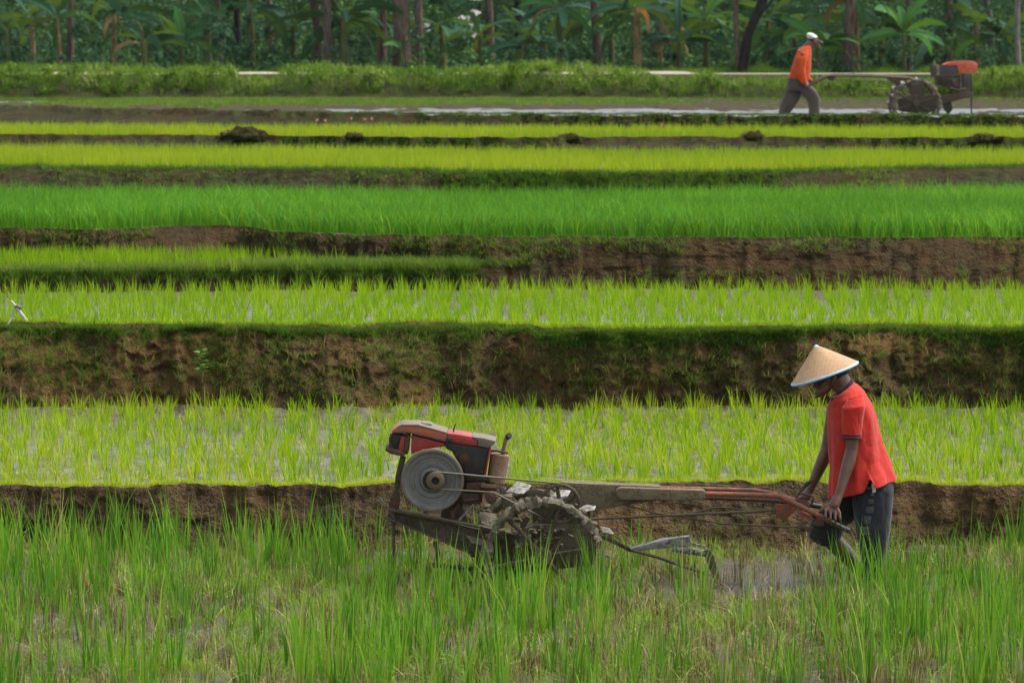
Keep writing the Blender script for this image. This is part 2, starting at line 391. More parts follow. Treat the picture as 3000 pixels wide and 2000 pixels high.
# shallow standing water in the paddies
M['water_near'] = waterm('muddy_water', (0.085, 0.07, 0.05), 0.7, 14, 0.08)
M['water_mid'] = waterm('paddy_water', (0.15, 0.13, 0.105), 0.5, 14, 0.16)
M['water_far'] = waterm('rippled_water', (0.11, 0.095, 0.08), 0.9, 6, 0.3, (0.7, 2.0, 1))
def water(Da, Db, z, mat):
    cs = np.nonzero((PXA >= -980) & (PXA <= 3980))[0][::4]
    A = np.stack([(PXA[cs] - 1500) / F * Da[cs], Da[cs], z + 0 * cs], -1); B = np.stack([(PXA[cs] - 1500) / F * Db[cs], Db[cs], z + 0 * cs], -1)
    V = np.concatenate([A, B]); n = len(cs); i = np.arange(n - 1)
    o = link('water', npmesh('water', V, np.stack([i, i + 1, i + 1 + n, i + n], -1)), mat); tag(o, kind='structure')
water(20.0 * one, b1 - 0.02, z1 + WL[1], M['water_near'])
water(t1 + 0.05, b2 - 0.02, z2 + WL[2], M['water_mid'])
water(t2 + 0.08, b3 - 0.02, z3 + WL[3], M['water_mid'])
water(t4 + 0.1, b5 - 0.02, z5 + WL[5], M['water_mid'])
water(t5 + 0.1, b6 - 0.02, z6 + WL[6], M['water_mid'])
water(t6 + 0.15, f7 - 0.1, z7 + WL[7], M['water_far'])
# every paddy surface height for planting
def gz(row0, row1, X, D):
    """height of the ground sheet under (X, D), nearest vertex within a segment"""
    px = X / D * F + 1500
    ci = np.clip(np.searchsorted(PXA, px), 1, N - 1)
    a, b = row0, row1
    d0, d1 = D_[a, ci], D_[b - 1, ci]
    ri = np.clip(((D - d0) / (d1 - d0) * (b - 1 - a)).astype(int) + a, a, b - 1)
    return GZ[ri, ci]

# ================================================================= GRASS AND RICE
def blades(name, base, h, wd, ang, lean, tint, segs=3, droop=0.0, mat=None, face=None, width_pow=0.7):
    n = len(h); base = np.asarray(base, float)
    ts = np.linspace(0, 1, segs + 1)
    dx, dy = np.cos(ang), np.sin(ang)
    fa = RNG.uniform(0, PI, n) if face is None else face
    sx, sy = np.cos(fa), np.sin(fa)
    P = []; A = []
    for k, t in enumerate(ts):
        out = lean * (0.35 * t + 0.65 * t ** 2.2); z = h * (t - droop * t ** 3 - 0.25 * lean * t ** 2)
        c = base + np.stack([dx * out * h, dy * out * h, z], -1)
        if k < segs:
            ww = wd * 0.5 * (1 - t) ** width_pow * (0.75 + 0.25 * min(1, 3 * t))
            o = np.stack([sx * ww, sy * ww, 0 * ww], -1)
            P += [c - o, c + o]; A += [tint, tint]
        else: P.append(c); A.append(tint)
    m = 2 * segs + 1
    V = np.stack(P, 1).reshape(-1, 3); T = np.stack(A, 1).reshape(-1)
    b0 = np.arange(n) * m
    q = [np.stack([b0 + 2 * k, b0 + 2 * k + 1, b0 + 2 * k + 3, b0 + 2 * k + 2], -1) for k in range(segs - 1)]
    fqs = np.concatenate(q) if q else None
    ft = np.stack([b0 + 2 * segs - 2, b0 + 2 * segs - 1, b0 + 2 * segs], -1)
    return npmesh(name, V, fqs, ft, {'tint': T}, True)
def merge_blades(sets):
    """several blade arrays -> concatenated kwargs"""
    return [np.concatenate([s[i] for s in sets]) for i in range(7)]
def clumps(cx, cy, cz, nb, h, hs, rad, wd, lean, tint, tints=0.12):
    """expand clump centres to blades"""
    nb = np.maximum(1, nb.astype(int)); idx = np.repeat(np.arange(len(cx)), nb); n = len(idx)
    a = RNG.uniform(0, 2 * PI, n); r = np.sqrt(RNG.random(n)) * rad
    base = np.stack([cx[idx] + np.cos(a) * r, cy[idx] + np.sin(a) * r, cz[idx] - 0.01], -1)
    hh = h[idx] * RNG.uniform(1 - hs, 1 + hs * 0.3, n)
    ang = a + RNG.normal(0, 0.5, n)
    ln = np.abs(RNG.normal(lean, lean * 0.6, n))
    return [base, hh, wd * RNG.uniform(0.7, 1.3, n), ang, ln, np.clip(tint[idx] + RNG.normal(0, tints, n), 0, 1), RNG.uniform(0, PI, n)]
def rowgrid(Da, Db, sx, sy, margin=1.12, jit=0.28, ang=0.06):
    """transplanted rows between two distances (functions of px)"""
    d0, d1 = float(np.min(Da)), float(np.max(Db)); W = 0.1277 * d1 * margin
    gx, gy = np.meshgrid(np.arange(-W * 1.1, W * 1.1, sx), np.arange(d0 - 1, d1 + 1, sy))
    gx = gx.ravel(); gy = gy.ravel(); gx = gx + (gy - d0) * ang + 0.03 * np.sin(gy * 3)
    gx = gx + RNG.normal(0, sx * jit, len(gx)); gy = gy + RNG.normal(0, sy * jit, len(gy))
    px = gx / gy * F + 1500
    a = np.interp(px, PXA, Da); b = np.interp(px, PXA, Db)
    k = (gy > a) & (gy < b) & (px > 1500 - 1500 * margin) & (px < 1500 + 1500 * margin)
    return gx[k], gy[k], px[k]

G_YEL = [(0.0, (0.08, 0.22, 0.004)), (0.35, (0.2, 0.37, 0.005)), (0.65, (0.34, 0.47, 0.008)), (0.88, (0.48, 0.52, 0.02)), (1.0, (0.5, 0.42, 0.1))]
G_RICE = [(0.0, (0.034, 0.145, 0.012)), (0.3, (0.075, 0.25, 0.016)), (0.6, (0.17, 0.36, 0.022)), (0.82, (0.26, 0.36, 0.03)), (0.92, (0.42, 0.38, 0.12)), (1.0, (0.45, 0.3, 0.16))]
G_DENSE = [(0.0, (0.03, 0.13, 0.014)), (0.4, (0.045, 0.21, 0.01)), (0.7, (0.085, 0.3, 0.015)), (1.0, (0.2, 0.42, 0.04))]
G_BANK = [(0.0, (0.018, 0.05, 0.01)), (0.4, (0.04, 0.12, 0.015)), (0.7, (0.1, 0.2, 0.02)), (0.9, (0.22, 0.24, 0.05)), (1.0, (0.3, 0.22, 0.1))]
G_FAR = [(0.0, (0.14, 0.26, 0.01)), (0.5, (0.28, 0.38, 0.012)), (0.85, (0.42, 0.46, 0.02)), (1.0, (0.42, 0.36, 0.11))]
M['rice_yellow'] = leafm('rice_seedling_leaf', G_YEL, 0.4)
M['rice'] = leafm('rice_leaf', G_RICE, 0.35)
M['rice_dense'] = leafm('rice_dense_leaf', G_DENSE, 0.35)
M['bankgrass'] = leafm('bank_grass_leaf', G_BANK, 0.3)
M['rice_far'] = leafm('rice_far_leaf', G_FAR, 0.4)
M['straw'] = leafm('straw', [(0, (0.06, 0.04, 0.018)), (0.5, (0.17, 0.125, 0.055)), (1, (0.42, 0.34, 0.17))], 0.15)
def emit(name, sets, mat, label, cat, segs=3, droop=0.0, wp=0.7):
    b, h, wd, a, l, t, f = merge_blades(sets)
    o = link(name, blades(name, b, h, wd, a, l, t, segs, droop, face=f, width_pow=wp), mat)
    tag(o, label, cat, None, 'stuff'); return o

# --- paddy one (nearest): tall mixed rice, stubble and weeds
def fz(n, x, y): a, b = ROWN[n]; return gz(a, b, x, y)
x, y, px = rowgrid(20.3 * one, b1 - 0.06, 0.21, 0.17, 1.3, 0.33)
py_g = 200 + (H - 0) / y * F
dens = 0.38 + 1.2 * fbm(x * 1.3, y * 1.3, 4, 3)
bare = np.exp(-((px - 2300) / 330) ** 2) * smooth(23.0, 23.8, y) * (1 - smooth(26.2, 26.8, y))
shut = np.exp(-((px - 1550) / 420) ** 2) * smooth(24.52, 24.6, y) * (1 - smooth(25.3, 25.5, y))
man = (np.abs(px - 2560) < 75) & (np.abs(y - 25.05) < 0.3)
front = np.exp(-((px - 1550) / 330) ** 2) * smooth(23.6, 23.9, y) * (1 - smooth(24.5, 24.6, y))
k = (RNG.random(len(x)) < dens * (1 - 0.8 * bare) * (1 - 0.75 * shut) * (1 - 0.45 * front)) & ~man
xk, yk = x[k], y[k]; zk = fz('f1', xk, yk)
big = fbm(xk * 0.7, yk * 0.7, 8, 2)
hh = np.clip(0.38 + 0.15 * big + RNG.normal(0, 0.08, len(xk)), 0.16, 0.6)
pk = xk / yk * F + 1500; pud = np.exp(-((pk - 2350) / 330) ** 2) * smooth(22.4, 23.2, yk); hh = hh * (1 - 0.5 * pud)
sets = [clumps(xk, yk, zk, RNG.uniform(6, 16, len(xk)), hh, 0.65, 0.055, 0.0135, 0.16, 0.3 + 0.25 * big + RNG.normal(0, 0.12, len(xk)), 0.23)]
rice1 = emit('rice_crop', sets, M['rice'], 'tall green rice clumps of the nearest paddy growing round the red shirted ploughman', 'rice')
# pale seed spikes and yellowing leaves
kk = RNG.random(len(xk)) < 0.5; n = int(kk.sum())
mx = Xof(np.array([2470, 2500, 2540, 2575, 2610, 2640, 2665, 2520, 2590, 2440.]), 24.5) ; my = np.array([24.6, 24.45, 24.5, 24.62, 24.5, 24.4, 24.6, 24.3, 24.35, 24.4])
emit('rice_crop', [clumps(mx, my, 0 * mx + 0.02, np.full(10, 14), RNG.uniform(0.36, 0.5, 10), 0.5, 0.06, 0.010, 0.2, np.full(10, 0.35), 0.15)], M['rice'], 'rice clumps standing in front of the ploughman and hiding his lower legs', 'rice')
st = [clumps(xk[kk], yk[kk], zk[kk], RNG.uniform(1, 3, n), hh[kk] * 0.95, 0.25, 0.05, 0.007, 0.22, 0.7 + 0 * hh[kk], 0.08)]
# low weeds between clumps
nw = 10500; wy = RNG.uniform(20.3, 26.7, nw); wx = RNG.uniform(-1.3, 1.3, nw) * 0.1277 * wy
kw = RNG.random(nw) < 0.45 + 0.9 * fbm(wx * 0.8, wy * 0.8, 30, 3) - 0.35 * np.exp(-((wx / wy * F + 1500 - 2270) / 300) ** 2)
wx, wy = wx[kw], wy[kw]
sh = RNG.uniform(0.05, 0.16, len(wx))
wd1 = clumps(wx, wy, fz('f1', wx, wy), RNG.uniform(5, 11, len(wx)), sh, 0.4, 0.06, 0.007, 0.6, RNG.uniform(0.5, 0.86, len(wx)))
emit('weeds', st + [wd1], M['rice'], 'low yellow green weeds and pale seed spikes among the nearest rice', 'weeds')
# stubble
ns = 4200; sy = RNG.uniform(20.3, 26.7, ns); sx = RNG.uniform(-1.3, 1.3, ns) * 0.1277 * sy
pxs = sx / sy * F + 1500
ks = RNG.random(ns) < 0.6 + 0.6 * np.exp(-((pxs - 2250) / 420) ** 2) + 0.6 * fbm(sx, sy, 50, 2)
sx, sy = sx[ks], sy[ks]
wetk = np.exp(-((sx / sy * F + 1500 - 2300) / 300) ** 2) * smooth(23.9, 24.3, sy) * (1 - smooth(25.8, 26.3, sy)); kw2 = RNG.random(len(sx)) > 0.45 * wetk; sx, sy = sx[kw2], sy[kw2]
stub = clumps(sx, sy, fz('f1', sx, sy), RNG.uniform(5, 14, len(sx)), RNG.uniform(0.06, 0.2, len(sx)), 0.4, 0.035, 0.006, 0.14, RNG.uniform(0, 1, len(sx)))
lit = clumps(sx, sy, fz('f1', sx, sy) + 0.015, RNG.uniform(1, 5, len(sx)), RNG.uniform(0.08, 0.22, len(sx)), 0.3, 0.09, 0.005, 1.6, RNG.uniform(0.3, 1, len(sx)))
emit('rice_stubble', [stub, lit], M['straw'], 'dry tan rice stubble and loose straw in the nearest paddy mud', 'stubble', 2, 0, 0.25)

# --- paddy two
x, y, px = rowgrid(t1 + 0.08, b2 - 0.03, 0.165, 0.19, 1.3, 0.22, 0.03)
k = RNG.random(len(x)) < 0.93; x, y, px = x[k], y[k], px[k]
big = fbm(x * 0.8, y * 0.8, 18, 2)
s1_ = clumps(x, y, fz('f2', x, y), RNG.uniform(6, 13, len(x)) + 2 * smooth(1200, 2200, px), 0.185 + 0.035 * big + RNG.normal(0, 0.025, len(x)), 0.5, 0.04, 0.011, 0.26, 0.5 + 0.25 * big, 0.2)
emit('rice_seedlings', [s1_], M['rice_yellow'], 'yellow green rice seedlings in the flooded paddy just behind the ploughman', 'rice seedlings')
nn = 11500; gy_ = RNG.uniform(26.9, 33.4, nn); gx_ = RNG.uniform(-1.3, 1.3, nn) * 0.1277 * gy_; pxx = gx_ / gy_ * F + 1500
kk = (gy_ > np.interp(pxx, PXA, t1) + 0.04) & (gy_ < np.interp(pxx, PXA, b2)) & (RNG.random(nn) < 0.4 + 0.45 * smooth(900, 2200, pxx) + 0.7 * fbm(gx_, gy_, 60, 3))
gx_, gy_ = gx_[kk], gy_[kk]
g2 = clumps(gx_, gy_, fz('f2', gx_, gy_) + 0.005, RNG.uniform(3, 7, len(gx_)), RNG.uniform(0.02, 0.06, len(gx_)), 0.4, 0.04, 0.008, 0.9, RNG.uniform(0.5, 0.9, len(gx_)))
nn = 5200; pe = RNG.uniform(-150, 3150, nn); de = np.interp(pe, PXA, t1) + np.abs(RNG.normal(0, 0.12, nn)) + 0.03; xe = Xof(pe, de)
g3 = clumps(xe, de, fz('f2', xe, de), RNG.uniform(3, 6, nn), RNG.uniform(0.02, 0.075, nn), 0.4, 0.03, 0.006, 0.5, RNG.uniform(0.55, 0.95, nn))
emit('weeds', [g2, g3], M['rice_yellow'], 'fine pale weeds floating between the seedlings and along the bund behind the plough tractor', 'weeds')
# --- paddy three
x, y, px = rowgrid(t2 + 0.1, b3 - 0.03, 0.17, 0.2, 1.3, 0.2, 0.02)
big = fbm(x * 0.6, y * 0.6, 21, 2)
s1_ = clumps(x, y, fz('f3', x, y), RNG.uniform(9, 14, len(x)), 0.195 + 0.03 * big + RNG.normal(0, 0.02, len(x)), 0.5, 0.035, 0.0105, 0.24, 0.42 + 0.15 * big)
nn = 9000; pe = RNG.uniform(-150, 3150, nn); de = np.interp(pe, PXA, t2) + np.abs(RNG.normal(0, 0.35, nn)) + 0.05; xe = Xof(pe, de)
g3 = clumps(xe, de, fz('f3', xe, de), RNG.uniform(3, 6, nn), RNG.uniform(0.03, 0.09, nn), 0.4, 0.03, 0.008, 0.4, RNG.uniform(0.3, 0.7, nn))
emit('rice_seedlings', [s1_, g3], M['rice_yellow'], 'bright lime rice seedlings in the paddy above the tall weedy bank', 'rice seedlings')
# ledge
nn = 2200; pe = RNG.uniform(-150, 1400, nn); de = np.interp(pe, PXA, l1) * 0.3 + np.interp(pe, PXA, l2) * 0.7 + RNG.uniform(-0.6, 0.5, nn); xe = Xof(pe, de)
pe[:700] = RNG.triangular(-200, 200, 1300, 700); xe = Xof(pe, de)
g1 = clumps(xe[:700], de[:700], zl + 0 * de[:700], RNG.uniform(5, 9, 700), RNG.uniform(0.14, 0.22, 700), 0.4, 0.03, 0.008, 0.17, RNG.uniform(0.2, 0.5, 700))
emit('rice_seedlings', [g1], M['rice_yellow'], 'thin strip of rice seedlings on the narrow ledge at the left', 'rice seedlings')
nn = 5200; pe = RNG.uniform(-150, 1400, nn); pe[:1500] = RNG.uniform(700, 1405, 1500)
de = np.interp(pe, PXA, l1) + np.abs(RNG.normal(0.1, 0.4, nn)) * (0.6 + pe / 1400.) - 0.03; xe = Xof(pe, de)
g2 = clumps(xe, de, zl + 0 * de, RNG.uniform(5, 9, nn), RNG.uniform(0.05, 0.14, nn) * (0.7 + 0.5 * pe / 1400.), 0.4, 0.04, 0.008, 0.45, RNG.uniform(0.6, 0.82, nn))
g4p = on_bank('b3', 1500, 0.55, 1.0, -150, 1400)
g4 = clumps(g4p[:, 0], g4p[:, 1], g4p[:, 2], RNG.uniform(4, 8, 1500), RNG.uniform(0.05, 0.12, 1500), 0.4, 0.03, 0.008, 0.9, RNG.uniform(0.1, 0.5, 1500))
emit('grass', [g2, g4], M['bankgrass'], 'soft green grass cushion along the edge of the narrow left ledge', 'grass')
# --- paddy four: dense emerald
x, y, px = rowgrid(t3 + 0.12, b4 - 0.02, 0.095, 0.11, 1.25, 0.35, 0.02)
big = fbm(x * 0.5, y * 0.5, 25, 3)
s1_ = clumps(x, y, fz('f4', x, y), RNG.uniform(6, 10, len(x)), 0.37 + 0.05 * big + RNG.normal(0, 0.03, len(x)), 0.35, 0.045, 0.013, 0.42, 0.45 + 0.35 * big, 0.24)
emit('rice_crop', [s1_], M['rice_dense'], 'dense emerald green rice filling the middle paddy', 'rice', 3, 0.12)
# --- paddies five and six
x, y, px = rowgrid(t4 + 0.15, b5 - 0.02, 0.14, 0.16, 1.25, 0.3, 0.02)
big = fbm(x * 0.4, y * 0.4, 28, 2)
s1_ = clumps(x, y, fz('f5', x, y), RNG.uniform(6, 10, len(x)), 0.2 + 0.02 * big + RNG.normal(0, 0.02, len(x)), 0.4, 0.04, 0.011, 0.2, 0.45 + 0.3 * big)
emit('rice_seedlings', [s1_], M['rice_far'], 'yellow green rice seedlings in the paddy behind the emerald rice', 'rice seedlings', 2)
x, y, px = rowgrid(t5 + 0.2, b6 - 0.02, 0.15, 0.17, 1.25, 0.3, 0.02)
big = fbm(x * 0.4, y * 0.4, 29, 2)
s1_ = clumps(x, y, fz('f6', x, y), RNG.uniform(6, 10, len(x)), 0.2 + 0.02 * big + RNG.normal(0, 0.02, len(x)), 0.4, 0.04, 0.012, 0.2, 0.5 + 0.3 * big)
emit('rice_seedlings', [s1_], M['rice_far'], 'thin strip of yellow rice seedlings just below the far ploughed field', 'rice seedlings', 2)

nn = 9000; de = RNG.uniform(80, 98, nn); pe = RNG.uniform(-150, 3150, nn); k = RNG.random(nn) < 0.25 + 1.1 * fbm(pe / 160., de / 2.5, 33, 3); de, pe = de[k], pe[k]; xe = Xof(pe, de)
emit('weeds', [clumps(xe, de, fz('f7', xe, de), RNG.uniform(3, 6, len(xe)), RNG.uniform(0.02, 0.07, len(xe)), 0.4, 0.07, 0.02, 0.6, RNG.uniform(0.2, 0.8, len(xe)))], M['bankgrass'], 'patchy weeds on the mud behind the far ploughman', 'weeds', 2)
# --- grass on the banks
def edge_grass(D0, z, n, lo, hi, spread, h0, h1, lean, tint0, tint1, back=0.5, segw=0.008, mask=None):
    pe = RNG.uniform(lo, hi, n); 
    if mask is not None: pe = pe[RNG.random(n) < mask(pe)]
    n = len(pe); o = RNG.normal(0, spread, n) + spread * back
    de = np.interp(pe, PXA, D0) + o; xe = Xof(pe, de)
    zz = z - 0.9 * np.clip(-o, 0, 1)
    return clumps(xe, de, zz, RNG.uniform(4, 8, n), RNG.uniform(h0, h1, n), 0.4, 0.03, segw, lean, RNG.uniform(tint0, tint1, n))
def bank_tufts(n, cnt, t0, t1_, h0, h1, lean, a, b, lo=-150, hi=3150, wd=0.007, thr=None, nb=(3, 7)):
    p = on_bank(n, cnt, t0, t1_, lo, hi)
    if thr is not None: p = p[fbm(p[:, 0] * 1.3, p[:, 2] * 2.2, 71, 3) > thr]
    m = len(p)
    c = clumps(p[:, 0], p[:, 1], p[:, 2], RNG.uniform(nb[0], nb[1], m), RNG.uniform(h0, h1, m), 0.4, 0.03, wd, lean, RNG.uniform(a, b, m))
    c[3] = np.where(RNG.random(len(c[3])) < 0.7, -PI / 2 + RNG.normal(0, 0.8, len(c[3])), c[3])    # hang out from the face
    return c
m2 = lambda p: 0.45 + 0.55 * smooth(1250, 1500, p) + 0.25 * vn(p / 60, 1, 1)
sets = [bank_tufts('b2', 5200, 0.86, 1.0, 0.04, 0.1, 1.0, 0.0, 0.55, thr=-0.5),
        bank_tufts('b2', 3000, 0.7, 1.0, 0.04, 0.1, 1.1, 0.0, 0.5, 1350, 3150, thr=-0.15),
        bank_tufts('b2', 7500, 0.12, 0.9, 0.02, 0.075, 1.1, 0.25, 1.0, thr=-0.05, wd=0.006),
        bank_tufts('b2', 900, 0.1, 0.9, 0.06, 0.16, 1.0, 0.5, 1.0),
        edge_grass(t2, z3, 4200, -150, 3150, 0.07, 0.03, 0.08, 0.5, 0.1, 0.6, 0.3)]
emit('grass', sets, M['bankgrass'], 'dark grass and weeds hanging over the tall brown bank in the middle', 'grass')
sets = [bank_tufts('b1', 260, 0.1, 0.95, 0.05, 0.12, 1.2, 0.6, 1.0, nb=(1, 3), wd=0.004), bank_tufts('b1', 120, 0.0, 0.5, 0.06, 0.16, 0.7, 0.3, 0.8)]
emit('grass', sets, M['bankgrass'], 'sparse roots and grass tufts on the lowest dark earth bank', 'grass')
sets = [bank_tufts('b3u', 1500, 0.2, 1.0, 0.04, 0.1, 0.9, 0.2, 0.9, thr=0.0),
        bank_tufts('b3', 700, 0.2, 0.9, 0.04, 0.1, 0.9, 0.2, 0.8, thr=0.0),
        bank_tufts('b3u', 260, 0.0, 1.0, 0.04, 0.1, 0.9, 0.3, 0.9, 1330, 1700),
        bank_tufts('ledge', 160, 0.0, 1.0, 0.04, 0.1, 0.9, 0.3, 0.9, 1370, 1560),
        edge_grass(t3, z4, 1600, -150, 3150, 0.06, 0.02, 0.07, 0.6, 0.4, 1.0, 0.3)]
emit('grass', sets, M['bankgrass'], 'scattered weeds on the cracked bank below the emerald rice', 'grass')
sets = [edge_grass(t4, z5, 9000, -150, 3150, 0.12, 0.04, 0.11, 0.5, 0.1, 0.6, -0.2, 0.01),
        bank_tufts('b4', 900, 0.6, 1.0, 0.04, 0.1, 0.9, 0.1, 0.8, wd=0.01, thr=-0.1),
        bank_tufts('b4', 1300, 0.1, 1.0, 0.04, 0.12, 0.9, 0.2, 1.0, 1600, 3150, wd=0.01, thr=-0.05)]
emit('grass', sets, M['bankgrass'], 'short grass fringe on the bank behind the emerald rice', 'grass', 2)
sets = [edge_grass(t5, z6, 3500, -150, 3150, 0.1, 0.02, 0.06, 0.5, 0.1, 0.7, 0, 0.012),
        edge_grass(t6, z7 + 0.04, 5000, -150, 3150, 0.15, 0.02, 0.06, 0.5, 0.0, 0.6, 0.2, 0.014)]
emit('grass', sets, M['bankgrass'], 'thin dark grass on the two farthest bunds', 'grass', 2)
# far low grassy strip inside the ploughed field
nn = 24000; de = RNG.uniform(78.5, 95, nn); pe = RNG.uniform(60, 2080, nn)
k = RNG.random(nn) < smooth(60, 250, pe) * (1 - smooth(1800, 2080, pe)) * smooth(79.5, 83, de + (1100 - pe) / 300)
de, pe = de[k], pe[k]; xe = Xof(pe, de)
emit('grass', [clumps(xe, de, fz('f7', xe, de), RNG.uniform(4, 7, len(xe)), RNG.uniform(0.03, 0.09, len(xe)), 0.4, 0.06, 0.02, 0.5, RNG.uniform(0.45, 0.85, len(xe)))], M['bankgrass'], 'low grassy strip lying in the far flooded field', 'grass', 2)
# ================================================================= BACKGROUND PLANTS
def leaves(name, c, size, nrm, tint, aspect=0.45, fold=0.25):
    """pointed leaves: 4 vertex rhombs folded a little, oriented along a direction lying in the plane of nrm"""
    n = len(size); c = np.asarray(c, float)
    nrm = nrm / (np.linalg.norm(nrm, axis=1, keepdims=True) + 1e-9)
    r = RNG.normal(size=(n, 3)); u = np.cross(nrm, r); u /= (np.linalg.norm(u, axis=1, keepdims=True) + 1e-9); v = np.cross(nrm, u)
    s = size[:, None]
    P = [c - u * s * 0.5, c + v * s * 0.5 * aspect + nrm * s * fold * 0.2, c + u * s * 0.5 - nrm * s * fold * 0.3, c - v * s * 0.5 * aspect + nrm * s * fold * 0.2]
    V = np.stack(P, 1).reshape(-1, 3); b = np.arange(n)[:, None] * 4
    return npmesh(name, V, b + np.array([0, 1, 2, 3]), None, {'tint': np.repeat(tint, 4)}, False)
def blob_leaves(centres, radii, per, size, squash=0.8, shell=0.55):
    """leaf positions clustered in lobes"""
    C = []; Nn = []; T = []; Sz = []
    for (c, r, k) in zip(centres, radii, per):
        d = RNG.normal(size=(k, 3)); d /= np.linalg.norm(d, axis=1, keepdims=True)
        rr = r * (shell + (1 - shell) * RNG.random(k)) * (1 + 0.25 * RNG.normal(size=k)); d2 = d * rr[:, None]; d2[:, 2] *= squash
        C.append(np.asarray(c)[None, :] + d2); Nn.append(d + RNG.normal(0, 0.6, (k, 3)) + np.array([0, 0, 0.4]))
        T.append(np.clip(RNG.normal(0.45, 0.18, k) + RNG.normal(0, 0.12), 0, 1)); Sz.append(size * RNG.uniform(0.6, 1.4, k))
    return np.concatenate(C), np.concatenate(Sz), np.concatenate(Nn), np.concatenate(T)
def tube(pts, rad, sides=8, cap=True):
    """verts, quads of a tapered tube along points"""
    pts = [Vector(p) for p in pts]; V = []; Q_ = []; T_ = []
    n = len(pts)
    for i, p in enumerate(pts):
        t = (pts[min(i + 1, n - 1)] - pts[max(i - 1, 0)]).normalized()
        a = Vector((0, 1, 0)) if abs(t.y) < 0.9 else Vector((1, 0, 0))
        e1 = t.cross(a).normalized(); e2 = t.cross(e1).normalized()
        r = rad[i] if hasattr(rad, '__len__') else rad
        for k in range(sides):
            an = 2 * PI * k / sides; V.append(p + (e1 * math.cos(an) + e2 * math.sin(an)) * r)
    for i in range(n - 1):
        for k in range(sides):
            a = i * sides + k; b = i * sides + (k + 1) % sides; Q_.append((a, b, b + sides, a + sides))
    if cap:
        V.append(pts[0]); V.append(pts[-1]); c0, c1 = len(V) - 2, len(V) - 1
        for k in range(sides):
            T_.append((c0, (k + 1) % sides, k)); T_.append((c1, (n - 1) * sides + k, (n - 1) * sides + (k + 1) % sides))
    return V, Q_, T_
class PM:
    """collects pieces of geometry and links them as one mesh"""
    def __init__(s): s.V = []; s.Fc = []
    def add(s, V, *fs):
        o = len(s.V); s.V += [tuple(v) for v in V]
        for f in fs: s.Fc += [tuple(i + o for i in q) for q in f]
        return s
    def tube(s, pts, rad, sides=8): return s.add(*tube(pts, rad, sides))
    def build(s, name, mat, parent=None, smooth_=True, bevel=0.0, rough=0.0, rs_=20.0, sub=0):
        me = bpy.data.meshes.new(name); me.from_pydata(s.V, [], s.Fc); me.update()
        bm = bmesh.new(); bm.from_mesh(me); bmesh.ops.recalc_face_normals(bm, faces=bm.faces)
        if bevel > 0: 
            ed = [e for e in bm.edges if len(e.link_faces) == 2 and e.calc_face_angle(0) > 0.7]
            bmesh.ops.bevel(bm, geom=ed, offset=bevel, segments=2, affect='EDGES', profile=0.6)
        if sub: bmesh.ops.subdivide_edges(bm, edges=bm.edges, cuts=sub, use_grid_fill=True)
        if rough > 0:
            for v in bm.verts: v.co += mnoise.noise_vector(v.co * rs_) * rough
        bm.to_mesh(me); bm.free()
        o = link(name, me, mat, parent, smooth_)
        if smooth_ : 
            a = me.attributes.new('sharp_edge', 'BOOLEAN', 'EDGE') if 'sharp_edge' not in me.attributes else me.attributes['sharp_edge']
            bm = bmesh.new(); bm.from_mesh(me); bm.edges.ensure_lookup_table()
            a.data.foreach_set('value', [len(e.link_faces) == 2 and e.calc_face_angle(0) > 0.6 for e in bm.edges]); bm.free()
        return o

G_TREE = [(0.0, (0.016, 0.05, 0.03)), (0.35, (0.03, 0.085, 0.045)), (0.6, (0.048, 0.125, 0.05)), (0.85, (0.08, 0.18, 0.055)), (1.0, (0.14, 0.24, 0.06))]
G_SHRUB = [(0.0, (0.02, 0.06, 0.008)), (0.4, (0.06, 0.14, 0.012)), (0.7, (0.14, 0.25, 0.02)), (0.9, (0.25, 0.32, 0.06)), (1.0, (0.33, 0.34, 0.15))]
G_BANA = [(0.0, (0.013, 0.046, 0.028)), (0.45, (0.022, 0.078, 0.036)), (0.75, (0.038, 0.13, 0.034)), (1.0, (0.085, 0.25, 0.03))]
M['tree_leaf'] = leafm('tree_leaf', G_TREE, 0.15, 0.7, 0, 0.1)
M['shrub_leaf'] = leafm('shrub_leaf', G_SHRUB, 0.3)
M['banana_leaf'] = leafm('banana_leaf', G_BANA, 0.22, 0.65, 0, 0.15)
M['dead_leaf'] = leafm('dead_leaf', [(0, (0.14, 0.08, 0.03)), (0.6, (0.2, 0.12, 0.06)), (0.92, (0.2, 0.15, 0.08)), (1, (0.45, 0.18, 0.02))], 0.2)
def barkm(name, a, b):
    t = NT(name); n = t.noise(14, 5, 0.65, t.coord((1, 1, 0.25))); k = t.noise(5, 4)
    c = t.ramp(n, [(0.35, a), (0.65, b)]); c = t.mix(t.ramp(k, [(0.5, (0,) * 3), (0.7, (0.5,) * 3)]), c, (0.05, 0.07, 0.03))
    return t.bsdf(c, 0.9, 0, t.bump(n, 0.8, 0.03), 0.2)
M['bark_brown'] = barkm('bark_brown', (0.05, 0.036, 0.028), (0.17, 0.12, 0.095))
M['bark_dark'] = barkm('bark_dark', (0.012, 0.011, 0.011), (0.035, 0.03, 0.028))
M['bark_pale'] = barkm('bark_pale', (0.09, 0.08, 0.07), (0.22, 0.19, 0.17))
M['banana_stem'] = barkm('banana_stem_skin', (0.1, 0.07, 0.035), (0.3, 0.21, 0.1))
M['banana_stem_g'] = barkm('banana_stem_green', (0.05, 0.08, 0.025), (0.16, 0.15, 0.06))

